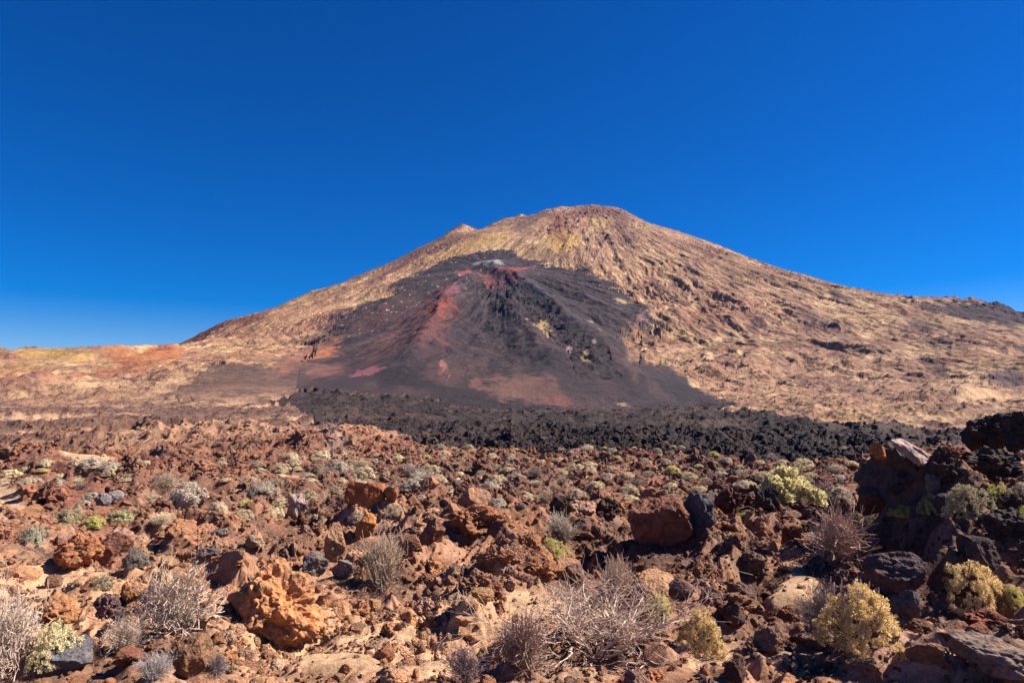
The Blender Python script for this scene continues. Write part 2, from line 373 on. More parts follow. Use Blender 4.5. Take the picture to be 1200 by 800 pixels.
def zones(x, y):
    """sand, black lava, apron, rough-rib masks"""
    r = np.hypot(x, y)
    k = np.clip(r * 0.018, 0.12, 30)
    wx = perlin(x / k / 4, y / k / 4, 21) * k * 1.3 + perlin(x / k, y / k, 22) * k * .6
    wy = perlin(x / k / 4, y / k / 4, 23) * k * 1.3 + perlin(x / k, y / k, 24) * k * .6
    wx = wx + np.minimum(k, 22) * .4 * perlin(x / k * 2.3, y / k * 2.3, 26); wy = wy + np.minimum(k, 22) * 1.2 * perlin(x / k * 2.3 + 5, y / k * 2.3, 27)
    xw, yw = x + wx, y + wy
    ok = r > 480
    aw = np.zeros(x.shape, np.float32)
    gz_ = sstep(1000, 1500, r)
    hx_, hy_ = gz_ * np.minimum(k, 20) * .9 * perlin(x / k * 4.5, y / k * 4.5, 17), gz_ * np.minimum(k, 20) * .9 * perlin(x / k * 4.5 + 3, y / k * 4.5, 18)
    for f_, g_ in ((.35, 1.2), (.8, -1.6), (1.25, 2.0), (1.7, -.8), (2.2, 1.4)):
        aw += inside(x + wx * f_ + hx_ * g_, y + wy * f_ + hy_ * g_, P_APRON) * .2
    aw = aw * ok
    apron = aw > .5
    lob = (1 - sstep(250, 420, r))
    xp, yp = xw + lob * 9 * perlin(x / 24, y / 24, 14), yw + lob * (10 * perlin(x / 24 + 5, y / 24, 15) + 4 * perlin(x / 7, y / 7, 16))
    plain = inside(xp, yp, P_PLAIN) & (r < 3000) & ~(apron & (r > 900))
    sand = np.zeros(x.shape, np.float32)
    ks = np.clip(r * .03, .5, 30)
    wq = .55 * fbm(x / (ks * 2.5), y / (ks * 2.5), 2, 25) + .2 * fbm(x / ks, y / ks, 2, 28)
    for bl in B_SAND:
        sand = np.maximum(sand, 1 - sstep(.35, 1.3, blobq(bl, x, y) + wq))
    rib = inside(xw, yw, RIBW) & (r > 900)
    grey = inside(xw, yw, P_GREY)
    return sand, plain, apron, rib, grey, aw

RDG = wp(1175, 3300); FOOT = at(350, 438, rs=RS_MT)
def hdetail(x, y, Z=None, parts=False):
    r = np.hypot(x, y)
    z = hbase(x, y)
    sand, plain, apron, rib, grey, aw = Z if Z is not None else zones(x, y)
    near = 1 - sstep(500, 1000, r); near2 = 1 - sstep(1000, 1700, r)
    rough = (1 - 0.93 * sand) * sstep(4.5, 9, r)
    fade = lambda a, b: 1 - sstep(a, b, r)
    wx = x + 0.8 * perlin(x / 2.1, y / 2.1, 31); wy = y + 0.8 * perlin(x / 2.1, y / 2.1, 32)
    lo = ridged(wx / 5.0, wy / 5.0, 3, 33) - 0.62
    mid = ridged(wx / 1.9, wy / 1.9, 3, 36) - 0.6
    f1, f2, cv = worley(wx / 0.95, wy / 0.95, 40)
    blk = (cv * 0.7 + 0.3) * np.clip((f2 - f1) * 1.3, 0, 1)
    g1, g2, gv = worley(wx / 0.33 + 7, wy / 0.33, 44)
    blk2 = (gv * .7 + .3) * np.clip((g2 - g1) * 1.4, 0, 1)
    fine = fbm(x / 0.34, y / 0.34, 2, 47)
    dz = rough * near * (lo * (1.1 * sstep(8, 16, r) + .25) * fade(140, 320) + mid * (.34 + .18 * sstep(10, 18, r)) * fade(60, 160) + blk * 0.24 * fade(60, 160) + blk2 * 0.06 * fade(25, 60) + fine * 0.045 * fade(25, 60))
    # larger hummocks further out
    h1 = ridged(x / 16, y / 16, 4, 51) - .62
    h2 = ridged(x / 55 + 3, y / 48, 5, 55) - .62
    damp = 1 - .94 * np.exp(-(((x - FOOT[0]) / 150) ** 2 + ((y - FOOT[1]) / 260) ** 2) ** 2)
    lav = 1 - aw * sstep(500, 900, r)
    dz = dz + damp * near2 * (1 - .8 * aw * sstep(480, 900, r)) * (h1 * 2.4 * sstep(35, 110, r) + h2 * 9.0 * sstep(130, 380, r) * (1 - .5 * plain)) * (1 - .6 * sand)
    dz = dz + plain * lav * (0.5 * blk * fade(100, 400) + (ridged(x / 7, y / 7, 3, 61) - .6) * .9 * fade(200, 700) * sstep(30, 80, r) + (ridged(x / 34, y / 40, 4, 64) - .6) * 6.0 * sstep(100, 240, r))
    # volcano: ribs and gullies that run down the slope
    far = sstep(700, 1200, r)
    dx, dy = x - APX, y - D_AP
    rho = np.hypot(dx, dy); phi = np.arctan2(dx, -dy)
    s, t = phi * 1500, rho
    vd, vp = np.hypot(x - VENT[0], y - VENT[1]), np.arctan2(x - VENT[0], VENT[1] - y)
    sw = s + 45 * fbm(x / 300, y / 300, 3, 71)
    r1 = ridged(sw / 170, t / 620, 4, 73) - .62
    r2 = ridged(sw / 52, t / 210, 4, 77) - .62
    r3 = ridged(x / 46, y / 60, 4, 81) - .6
    r4 = ridged(sw / 15, t / 55, 2, 86) - .6
    sa = sstep(.0, 1.0, aw)
    smooth = (sa * np.where(rib, 0.6, 0.16) + (1 - sa) * np.where(grey, .6, 1.0)) * sstep(150, 500, rho + 200)
    cone = .25 + .75 * sstep(500, 1700, rho)
    r5 = ridged(sw / 95 + 4, t / 520, 4, 94) - .62
    rock = np.clip(sstep(.05, .4, fbm(x / 420 + 2, y / 380, 3, 92)) + .8 * np.exp(-((x - APX - 60) / 330) ** 2 - ((y - D_AP + 420) / 420) ** 2) + 1.2 * np.exp(-((x - RDG[0]) / 300) ** 2 - ((y - RDG[1]) / 260) ** 2) + .7 * np.exp(-(rho / 260) ** 2), 0, 1.2)
    mt = damp * far * smooth * (cone * (r1 * 30 + r2 * 9 + r4 * 2.5 + r5 * 15) + r3 * (3.5 + 7 * rock) + 16 * rock * np.clip(fbm(x / 40, y / 44, 4, 93) - .05, 0, 1))
    blocky = far * (apron & rib) * (ridged(x / 22, y / 22, 3, 90) - .6) * 6
    dz = dz + mt + blocky
    wv = 26 * fbm(x / 90, y / 90, 3, 98)
    dz = dz + far * ridge_height(x + wv, y + 26 * fbm(x / 90 + 7, y / 90, 3, 99)) * 1.0
    dz = dz + far * (r < 4000) * (26 * np.exp(-(((x - VENT[0] + 25) / 60) ** 2 + ((y - VENT[1] - 30) / 60) ** 2)) - 13 * np.exp(-(((x - VENT[0] + 45) / 34) ** 2 + ((y - VENT[1] + 45) / 60) ** 2)))
    rd_ = np.exp(-((x - RDG[0]) / 330) ** 2 - ((y - RDG[1]) / 300) ** 2)
    dz = dz + far * rd_ * (ridged(x / 90, y / 95, 3, 82) - .6) * 24
    streak = fbm(vp * 16, vd / 420, 4, 95)
    dz = dz + far * aw * damp * (streak * 9 * sstep(60, 500, vd) + ridged(vp * 9 + .5 * fbm(x / 70, y / 70, 3, 89), vd / 380, 4, 88) * 7 * sstep(80, 400, vd) + fbm(x / 60, y / 80, 4, 97) * 5)
    if parts:
        return z + dz, dict(r5=r5, rock=rock, streak=streak, vd=vd, vp=vp, lo=lo, mid=mid, blk=blk, cv=cv, gv=gv, fine=fine, h1=h1, h2=h2, r1=r1, r2=r2, r3=r3, r4=r4, far=far, rho=rho, s=sw, t=t, r=r, zones=(sand, plain, apron, rib, grey, aw))
    return z + dz

def paint(c, bl, x, y, col, st, so, ragged, m=None, streak=None, i=0):
    q = blobq(bl, x, y)
    idx = np.nonzero(q < 2.4)[0]
    if m is not None: idx = idx[m[idx]]
    if not len(idx): return c
    cc, M = bl
    dx, dy = x[idx] - cc[0], y[idx] - cc[1]
    u = M[0, 0] * dx + M[0, 1] * dy; v = M[1, 0] * dx + M[1, 1] * dy
    rel = math.sqrt(np.linalg.norm(np.linalg.inv(M)[:, 0]) / (np.linalg.norm(np.linalg.inv(M)[:, 1]) + 1e-9))
    rel = min(max(rel, .4), 2.5)
    w = fbm(u * 1.3 * rel + i * 3.7, v * 1.3 / rel * 1.0 + i * 1.9, 5, 180 + i % 17, .68) * ragged
    if streak is not None: w = w + streak[idx] * .5
    a = st * (1 - sstep(1 - so, 1.08, q[idx] + w))
    c[idx] += (np.asarray(col, np.float32)[None, :] - c[idx]) * a[:, None]
    return c

def mix(c, col, w):
    return c + (np.asarray(col, np.float32)[None, :] - c) * w[:, None]

def ground_colour(x, y, P):
    r = P['r']; sand, plain, apron, rib, grey, aw = P['zones']
    n = x.size
    c = np.tile(np.array((0.29, 0.145, 0.085), np.float32), (n, 1))
    # near and middle field
    c = mix(c, (.15, .066, .044), sstep(17, 34, r) * .8)
    a = fbm(x / 3.1, y / 3.1, 3, 101); b = fbm(x / 0.9, y / 0.9, 3, 104)
    c = mix(c, (0.30, 0.14, 0.07), sstep(.05, .5, a + b * .5) * (.75 - .45 * sstep(17, 34, r)))
    c = mix(c, (0.085, 0.048, 0.042), sstep(.05, .5, -a * .6 + fbm(x / 1.7 + 9, y / 1.7, 3, 107)) * .75)
    c = mix(c, (0.34, 0.22, 0.14), sstep(.1, .5, fbm(x / 1.2 + 4, y / 1.2, 3, 110)) * .55 * (1 - sstep(30, 70, r)))
    wob = 0.35 * fbm(x / np.clip(r * .06, .3, 60), y / np.clip(r * .06, .3, 60), 3, 112)
    for bl, col, st, so in FIELD:
        q = blobq(bl, x, y) + wob
        c = mix(c, col, st * (1 - sstep(1 - so, 1.15, q)) * (r < 900))
    # middle field: crests of brown rock over tan dust, seen from 80 m on
    lf = 1 - sstep(-.12, .02, x / (y + 1e-3))
    c = mix(c, (.11, .06, .046), sstep(60, 200, r) * (1 - sstep(900, 1300, r)) * .85 * lf)
    c = mix(c, (.13, .07, .052), sstep(110, 260, r) * (1 - sstep(700, 1100, r)) * .6)
    m = sstep(70, 160, r) * (1 - sstep(700, 1100, r))
    left = 1 - sstep(-.1, .15, x / (y + 1e-3))
    c = mix(c, (0.36, 0.21, 0.125), m * sstep(-.08, .12, -(P['h2'] * .8 + P['h1'] * .55 + .03) + .25 * fbm(x / 12, y / 12, 3, 114)) * (.3 + .65 * left))
    c = mix(c, (.07, .04, .033), m * sstep(.04, .25, P['h2'] * .8 + P['h1'] * .6 + .2 * fbm(x / 10, y / 10, 3, 116)) * .75)
    c = mix(c, TAN2, sstep(.5, .85, sand) * .93)
    # volcano
    wr = sstep(.1, .3, x / (np.abs(y) + 1e-3))
    far = np.maximum(np.maximum(sstep(780, 1150, r), apron * 1.0), sstep(190, 270, r) * wr * (1 - plain))
    v = np.tile(np.array(TAN, np.float32), (n, 1))
    big = fbm(x / 420, y / 420, 4, 121)
    v = mix(v, TAN2, sstep(.0, .5, big) * .7)
    v = mix(v, (.44, .30, .135), sstep(.05, .4, fbm(x / 330 + 5, y / 300, 3, 125)) * .6)
    v = mix(v, (.33, .155, .085), sstep(.05, .5, fbm(x / 330 + 9, y / 300, 3, 128)) * .6)
    crest = P['r1'] * .5 + P['r2'] * .5 + P['r5'] * .6 + P['r3'] * .3
    st1 = fbm(P['s'] / 44, P['t'] / 330, 4, 131); st2 = fbm(P['s'] / 18, P['t'] / 70, 4, 135)
    iso = fbm(x / 30, y / 34, 4, 137)
    v = mix(v, (.25, .118, .068), sstep(-.05, .35, crest * .7 + st1) * .75)
    v = mix(v, (.105, .046, .042), sstep(.12, .42, st2 * .8 + .5 * crest + .5 * iso + .25 * (P['rock'] - .35)) * .85)
    v = mix(v, (.075, .038, .036), sstep(.18, .4, iso * .9 + .3 * st1 + .3 * (P['rock'] - .4)) * .8)
    v = mix(v, (.60, .40, .215), sstep(.06, .42, fbm(P['s'] / 24 + 3, P['t'] / 85, 4, 139) - .5 * crest - .25 * P['rock']) * .7)
    sp = st2
    v = mix(v, (.10, .06, .042), sstep(.12, .4, perlin(x / 10, y / 12, 142) + .3 * perlin(x / 60, y / 60, 143)) * .6)
    mod = fbm(x / 520 + 3, y / 480, 3, 171)
    v = mix(v, (.17, .078, .056), sstep(.0, .45, mod + .35 * sp) * .6)
    ft = (1 - sstep(1100, 1700, r))
    v = mix(v, (.12, .058, .05), ft * sstep(.02, .2, P['h2'] * .9 + .5 * fbm(x / 22, y / 22, 3, 173)) * .8)
    foot = (1 - sstep(1100, 1500, r)) * (x > 0)
    v = mix(v, (.36, .20, .125), foot * .3)
    wobm = 0.55 * fbm(x / 45, y / 60, 4, 141) + .2 * fbm(x / 14, y / 20, 2, 145)
    for i, (bl, col, st, so) in enumerate(PATCH):
        v = paint(v, bl, x, y, col, st, so, .95, i=i)
    v = mix(v, (.085, .052, .047), grey * (.8 + .2 * wobm))
    v = v * np.array((.86, .86, .85), np.float32)
    # black apron of the flank vents
    k = np.tile(np.array(DARK, np.float32), (n, 1))
    k = mix(k, (.066, .038, .04), sstep(-.15, .3, P['streak']) * .8)
    k = mix(k, (.085, .066, .07), sstep(.05, .4, P['streak'] + .3 * fbm(x / 150, y / 150, 3, 152)) * sstep(1300, 300, P['vd']) * .8)
    k = mix(k, (.018, .013, .017), sstep(.08, .35, fbm(P['vp'] * 26 + 4, P['vd'] / 260, 4, 153)) * .5 * sstep(40, 400, P['vd']))
    k = mix(k, (.075, .043, .042), sstep(.1, .5, fbm(x / 200, y / 240, 3, 154)) * .6)
    k = mix(k, (.023, .016, .02), .8 * rib * (.5 + .5 * sstep(-.3, .3, fbm(x / 25, y / 25, 3, 157))))
    for i, (bl, col, st, so) in enumerate(ON_LAVA):
        k = paint(k, bl, x, y, col, st, so, 1.35, streak=P['streak'], i=i + 40)
    k = k * np.float32(.78)
    fl = fbm(x / 20, y / 24, 3, 160) + .10 * sstep(420, 700, np.abs(P['s']))
    k = mix(k, (.34, .24, .17), sstep(.46, .6, fl + .12 * big) * sstep(330, 700, np.abs(P['s'])) * .8)
    v = v + (k - v) * sstep(.1, .9, aw + .35 * perlin(x / 9, y / 11, 148) * sstep(1000, 1500, r) * (aw > .05) * (aw < .95))[:, None]
    for i, (bl, col, st, so) in enumerate(OVER):
        v = paint(v, bl, x, y, col, st, so, 1.3, i=i + 90)
    c = c + (v - c) * far[:, None]
    pl = np.tile(np.array((.036, .026, .028), np.float32), (n, 1))
    pl = mix(pl, (.075, .05, .043), sstep(-.1, .35, fbm(x / 40, y / 70, 4, 163) + .4 * P['h2']) * .9)
    pl = mix(pl, (.02, .015, .017), sstep(.0, .35, fbm(x / 26 + 8, y / 50, 4, 164)) * .8)
    pl = mix(pl, (.10, .066, .056), sstep(.2, .55, fbm(x / 9 + 2, y / 11, 3, 166)) * .6)
    pw = plain & ~apron
    pl = pl * np.array((.74, .68, .66), np.float32)
    c = np.where(pw[:, None], pl, c)
    return np.clip(c, 0.006, 0.85)

# ------------------------------------------------------------------ material helpers
def new_mat(name):
    m = bpy.data.materials.new(name); m.use_nodes = True
    nt = m.node_tree; b = nt.nodes["Principled BSDF"]
    b.inputs["Roughness"].default_value = 0.92
    b.inputs["Specular IOR Level"].default_value = 0.18
    return m, nt, b
def node(nt, t, **kw):
    n = nt.nodes.new(t)
    for k, v in kw.items():
        if k in n.inputs.keys(): n.inputs[k].default_value = v
        else: setattr(n, k, v)
    return n
def noise_node(nt, coord, scale, detail=6, rough=.6, dim=None):
    n = node(nt, "ShaderNodeTexNoise"); n.inputs["Scale"].default_value = scale; n.inputs["Detail"].default_value = detail
    n.inputs["Roughness"].default_value = rough
    nt.links.new(coord, n.inputs["Vector"]); return n
def maprange(nt, sock, a, b, c, d):
    n = node(nt, "ShaderNodeMapRange"); nt.links.new(sock, n.inputs["Value"])
    for k, v in zip(("From Min", "From Max", "To Min", "To Max"), (a, b, c, d)): n.inputs[k].default_value = v
    return n.outputs["Result"]
def mixcol(nt, mode, fac, a, b):
    n = node(nt, "ShaderNodeMix"); n.data_type = 'RGBA'; n.blend_type = mode
    for key, v in ((0, fac), (6, a), (7, b)):
        if hasattr(v, "is_linked") or hasattr(v, "links"): nt.links.new(v, n.inputs[key])
        else: n.inputs[key].default_value = v
    return n.outputs[2]

def ground_material(name, scales, bump_d, bump_s):
    m, nt, b = new_mat(name)
    att = node(nt, "ShaderNodeAttribute", attribute_name="Col")
    tc = node(nt, "ShaderNodeNewGeometry")
    col = att.outputs["Color"]
    for sc, lo, hi in scales:
        n = noise_node(nt, tc.outputs["Position"], sc, 5, .65)
        f = maprange(nt, n.outputs["Fac"], .3, .7, lo, hi)
        cmb = node(nt, "ShaderNodeCombineColor")
        for i in range(3): nt.links.new(f, cmb.inputs[i])
        col = mixcol(nt, 'MULTIPLY', 1.0, col, cmb.outputs[0])
    nt.links.new(col, b.inputs["Base Color"])
    bn = noise_node(nt, tc.outputs["Position"], bump_s, 8, .7)
    bp = node(nt, "ShaderNodeBump"); bp.inputs["Distance"].default_value = bump_d; bp.inputs["Strength"].default_value = .9
    nt.links.new(bn.outputs["Fac"], bp.inputs["Height"]); nt.links.new(bp.outputs[0], b.inputs["Normal"])
    return m

M_GROUND = ground_material("lava_field_ground", [(1.3, .7, 1.3), (9.0, .6, 1.4), (45.0, .7, 1.3)], 0.05, 14.0)
M_VOLC = ground_material("volcanic_slope", [(.012, .8, 1.2), (.06, .72, 1.28)], 5.0, 0.05)

def rock_material(name, source):
    m, nt, b = new_mat(name)
    if source == 'instance':
        att = node(nt, "ShaderNodeAttribute", attribute_name="rock_colour", attribute_type='INSTANCER'); base = att.outputs["Color"]
    else:
        oi0 = node(nt, "ShaderNodeObjectInfo"); base = oi0.outputs["Color"]
    oi = node(nt, "ShaderNodeObjectInfo")
    tc = node(nt, "ShaderNodeTexCoord"); geo = node(nt, "ShaderNodeNewGeometry")
    add = node(nt, "ShaderNodeVectorMath", operation='MULTIPLY_ADD')
    cmb = node(nt, "ShaderNodeCombineXYZ")
    for i in range(3): nt.links.new(oi.outputs["Random"], cmb.inputs[i])
    nt.links.new(cmb.outputs[0], add.inputs[0]); add.inputs[1].default_value = (37, 51, 23); nt.links.new(tc.outputs["Object"], add.inputs[2])
    crd = add.outputs[0]
    # lighter weathered skin and dark vesicles
    n1 = noise_node(nt, crd, 2.2, 6, .62); n2 = noise_node(nt, crd, 9.0, 5, .7); n3 = noise_node(nt, crd, 4.0, 3, .6)
    ox = maprange(nt, n1.outputs["Fac"], .45, .68, 0, .6)
    warm = mixcol(nt, 'MULTIPLY', 1.0, base, (1.75, 1.25, .85, 1))
    c = mixcol(nt, 'MIX', ox, base, warm)
    dk = maprange(nt, n3.outputs["Fac"], .5, .68, 0, .65)
    dark = mixcol(nt, 'MULTIPLY', 1.0, base, (.5, .5, .58, 1))
    c = mixcol(nt, 'MIX', dk, c, dark)
    f = maprange(nt, n2.outputs["Fac"], .3, .7, .6, 1.4)
    cm = node(nt, "ShaderNodeCombineColor")
    for i in range(3): nt.links.new(f, cm.inputs[i])
    c = mixcol(nt, 'MULTIPLY', 1.0, c, cm.outputs[0])
    nt.links.new(c, b.inputs["Base Color"])
    vor = node(nt, "ShaderNodeTexVoronoi"); vor.inputs["Scale"].default_value = 14; nt.links.new(crd, vor.inputs["Vector"])
    bn = noise_node(nt, crd, 6.0, 9, .72)
    hs = node(nt, "ShaderNodeMath", operation='MULTIPLY_ADD'); nt.links.new(vor.outputs["Distance"], hs.inputs[0]); hs.inputs[1].default_value = .35
    nt.links.new(bn.outputs["Fac"], hs.inputs[2])
    bp = node(nt, "ShaderNodeBump"); bp.inputs["Distance"].default_value = .12; bp.inputs["Strength"].default_value = .8
    nt.links.new(hs.outputs[0], bp.inputs["Height"]); nt.links.new(bp.outputs[0], b.inputs["Normal"])
    return m
M_RUBBLE = rock_material("rubble_rock", 'instance')
M_ROCK = rock_material("lava_rock", 'object')

def plant_material(name, base, var, trans=0.0):
    m, nt, b = new_mat(name)
    oi = node(nt, "ShaderNodeObjectInfo"); tc = node(nt, "ShaderNodeTexCoord")
    n = noise_node(nt, tc.outputs["Object"], 7.0, 3, .6); n2 = noise_node(nt, tc.outputs["Object"], 60.0, 2, .6)
    c = mixcol(nt, 'MULTIPLY', 1.0, oi.outputs["Color"], (*base, 1))
    c = mixcol(nt, 'MIX', maprange(nt, n.outputs["Fac"], .4, .65, 0, .7), c, mixcol(nt, 'MULTIPLY', 1.0, c, (*var, 1)))
    f = maprange(nt, n2.outputs["Fac"], .3, .7, .65, 1.35)
    cm = node(nt, "ShaderNodeCombineColor")
    for i in range(3): nt.links.new(f, cm.inputs[i])
    c = mixcol(nt, 'MULTIPLY', 1.0, c, cm.outputs[0])
    nt.links.new(c, b.inputs["Base Color"]); b.inputs["Roughness"].default_value = .8
    if trans:
        tr = node(nt, "ShaderNodeBsdfTranslucent"); mx = node(nt, "ShaderNodeMixShader"); nt.links.new(c, tr.inputs[0])
        mx.inputs[0].default_value = trans; nt.links.new(b.outputs[0], mx.inputs[1]); nt.links.new(tr.outputs[0], mx.inputs[2])
        nt.links.new(mx.outputs[0], nt.nodes["Material Output"].inputs[0])
    return m
M_TWIG = plant_material("dry_twig", (1, 1, 1), (.62, .58, .6))
M_LEAF = plant_material("shrub_foliage", (1, 1, 1), (.72, .74, .7), .35)
M_STEM = plant_material("shrub_stem", (1, 1, 1), (.7, .65, .6))

# ------------------------------------------------------------------ terrain meshes
def mesh_from(name, co, faces, mat, cols=None, smooth=False):
    me = bpy.data.meshes.new(name)
    co = np.asarray(co, np.float32); faces = np.asarray(faces, np.int32)
    nv, nf, k = len(co), len(faces), faces.shape[1]
    me.vertices.add(nv); me.vertices.foreach_set("co", co.ravel())
    me.loops.add(nf * k); me.loops.foreach_set("vertex_index", faces.ravel())
    me.polygons.add(nf); me.polygons.foreach_set("loop_start", np.arange(nf, dtype=np.int32) * k)
    try: me.polygons.foreach_set("loop_total", np.full(nf, k, np.int32))
    except Exception: pass
    me.polygons.foreach_set("use_smooth", np.full(nf, smooth, bool))
    me.update(calc_edges=True)
    if cols is not None:
        at_ = me.attributes.new("Col", 'FLOAT_COLOR', 'POINT')
        at_.data.foreach_set("color", np.concatenate([cols, np.ones((nv, 1), np.float32)], 1).astype(np.float32).ravel())
    if mat: me.materials.append(mat)
    return me
def link(name, me, parent=None):
    o = bpy.data.objects.new(name, me); COL.objects.link(o)
    if parent: o.parent = parent
    return o

AZF = math.radians(45)
az = np.concatenate([np.linspace(-AZF, AZF, 1250), np.linspace(AZF, 2 * math.pi - AZF, 72)[1:-1]])
def polar_sheet(name, rad, mat, smooth):
    NA, NR = len(az), len(rad)
    A, R = np.meshgrid(az, rad)
    x, y = (np.sin(A) * R).ravel(), (np.cos(A) * R).ravel()
    z, P = hdetail(x, y, parts=True)
    cols = ground_colour(x, y, P)
    i = np.arange(NR - 1)[:, None] * NA; j = np.arange(NA)[None, :]; j2 = (j + 1) % NA
    f = np.stack([i + j, i + NA + j, i + NA + j2, i + j2], -1).reshape(-1, 4)
    co = np.stack([x, y, z], 1)
    if rad[0] < 4:                                        # close the sheet under the viewer
        co = np.concatenate([co, [[0, 0, 1.9]]]); cols = np.concatenate([cols, cols[:1]])
        jj = np.arange(NA); c = len(co) - 1
        f = np.concatenate([f, np.stack([np.full(NA, c), jj, (jj + 1) % NA, (jj + 1) % NA], -1)])
        tri = f[-NA:, :3]; f = f[:-NA]
        # keep quads only: the centre fan as degenerate-free quads by pairing
        q = np.stack([np.full(NA // 2, c), jj[0:NA - 1:2], jj[1:NA:2], (jj[1:NA:2] + 1) % NA], -1)[:NA // 2]
        f = np.concatenate([f, q])
    o = link(name, mesh_from(name, co, f, mat, cols, smooth)); o["kind"] = "structure"
    return o
R_NEAR = np.concatenate([np.exp(np.linspace(math.log(3), math.log(7), 14))[:-1], np.exp(np.linspace(math.log(7), math.log(120), 720))[:-1], np.exp(np.linspace(math.log(120), math.log(1000), 420))])
R_FARS = np.concatenate([[1000.0], np.exp(np.linspace(math.log(1000), math.log(5200), 470))[1:-1], np.exp(np.linspace(math.log(5200), math.log(28000), 30))])
polar_sheet("ground", R_NEAR, M_GROUND, False)
polar_sheet("volcano", R_FARS, M_VOLC, False)

# ------------------------------------------------------------------ rocks
def rock_mesh(name, seed, sub=4, planes=11, cut=(.5, .85), rough=.16, freq=1.6, pits=0.0, squash=(1, 1, 1), strata=0.0, mat=None, fixed=()):
    rd = random.Random(seed)
    bm = bmesh.new(); bmesh.ops.create_icosphere(bm, subdivisions=sub, radius=1.0)
    ns = []
    for _ in range(planes):
        v = Vector((rd.gauss(0, 1), rd.gauss(0, 1), rd.gauss(0, 1))).normalized(); ns.append((v, rd.uniform(*cut)))
    ns += [(Vector(f[:3]).normalized(), f[3]) for f in fixed]
    off = Vector((rd.uniform(-50, 50), rd.uniform(-50, 50), rd.uniform(-50, 50)))
    sax = Vector((rd.gauss(0, .4), rd.gauss(0, .4), 1)).normalized()
    for v in bm.verts:
        p = v.co.copy()
        for n, d in ns:
            e = p.dot(n) - d
            if e > 0: p -= n * e
        u = v.co.normalized()
        q = p * freq + off
        a = mn.fractal(q, 1.0, 2.1, 5, noise_basis='PERLIN_ORIGINAL')
        b = mn.ridged_multi_fractal(q * 1.7, .9, 2.2, 4, 1.0, 2.0, noise_basis='PERLIN_ORIGINAL') - 1.0
        p = p + u * (rough * a + rough * .45 * b)
        if pits:
            d = mn.voronoi(q * 2.4)[0][0]
            p -= u * pits * max(0.0, .45 - d)
        if strata:
            s = p.dot(sax); p += u * strata * math.sin(s * 21 + 3 * a)
        v.co = p
    for v in bm.verts:
        v.co.x *= squash[0]; v.co.y *= squash[1]; v.co.z *= squash[2]
    co = np.array([v.co[:] for v in bm.verts])
    lo, hi = co.min(0), co.max(0)
    c = (lo + hi) / 2; s = 1.0 / max(hi[0] - lo[0], 1e-6)
    bmesh.ops.translate(bm, verts=bm.verts, vec=Vector(-c)); bmesh.ops.scale(bm, verts=bm.verts, vec=Vector((s, s, s)))
    me = bpy.data.meshes.new(name); bm.to_mesh(me); bm.free()
    if mat: me.materials.append(mat)
    me["half"] = float((hi[2] - lo[2]) / 2 * s)
    return me

KIND = dict(
    angular=dict(planes=14, cut=(.38, .75), rough=.12, freq=1.7),
    blocky=dict(planes=8, cut=(.4, .7), rough=.09, freq=1.3, squash=(1, .85, .8)),
    slab=dict(planes=13, cut=(.4, .8), rough=.16, freq=1.9, squash=(1.2, .9, .5), strata=.014),
    rounded=dict(planes=9, cut=(.75, .95), rough=.13, freq=1.5),
    clinker=dict(planes=9, cut=(.55, .9), rough=.30, freq=1.9, pits=.35),
    knobbly=dict(planes=9, cut=(.55, .9), rough=.32, freq=1.7, pits=.35),
    spire=dict(planes=12, cut=(.4, .8), rough=.14, freq=1.5, squash=(.6, .55, 1.15)),
    lumpy=dict(planes=10, cut=(.55, .9), rough=.27, freq=1.9, pits=.2),
    slabface=dict(planes=14, cut=(.5, .82), rough=.22, freq=2.0, fixed=[(.80, -.28, .55, .30), (-.72, -.62, .12, .45), (-.25, -.95, -.05, .42), (.9, .4, .1, .6)]),
    folded=dict(planes=11, cut=(.48, .85), rough=.17, freq=1.5, strata=.018),
)
SMALL = []
kinds_small = ['angular', 'clinker', 'blocky', 'clinker', 'angular', 'angular', 'slab', 'knobbly']
for i in range(24):
    SMALL.append(rock_mesh("rubble_rock_mesh", 100 + i, sub=3 if i % 3 else 4, mat=M_RUBBLE, **KIND[kinds_small[i % 8]]))
MEDIUM = {k: [rock_mesh("lava_rock_mesh", 300 + 10 * j + 7 * len(k), sub=5, mat=M_ROCK, **KIND[k]) for j in range(4)] for k in ('angular', 'blocky', 'clinker', 'rounded', 'knobbly', 'slab')}

PAL_L = [((.34, .15, .08), 3), ((.46, .22, .105), 2.6), ((.27, .125, .08), 2.2), ((.24, .17, .15), 1.4), ((.52, .36, .24), 2.2), ((.40, .25, .165), 2.2), ((.13, .075, .06), .8), ((.50, .29, .16), 1.6)]
PAL_R = [((.14, .066, .048), 3), ((.07, .046, .042), 2.6), ((.20, .078, .05), 1.8), ((.10, .07, .068), 2), ((.27, .14, .095), 1.4), ((.04, .03, .031), 1.3), ((.34, .22, .16), .9)]
PAL_K = [((.038, .027, .028), 3), ((.055, .038, .034), 2), ((.028, .021, .024), 2), ((.085, .055, .046), 1)]
def pick(pal, n):
    w = np.array([p[1] for p in pal]); w = w / w.sum()
    k = rng.choice(len(pal), n, p=w); c = np.array([p[0] for p in pal])[k]
    return c * 1.1 * rng.uniform(.75, 1.3, (n, 1)) * rng.uniform(.93, 1.07, (n, 3)), k

def darkness(x, y):
    """share of dark lava colours: grows to the right and in the middle distance"""
    u = x / y
    d = sstep(.02, .42, u + .18 * fbm(x / 4, y / 4, 3, 201))
    r = np.hypot(x, y)
    d = np.maximum(d, .55 * sstep(20, 34, r) * sstep(-.25, .1, u))
    return np.clip(d, 0, 1)

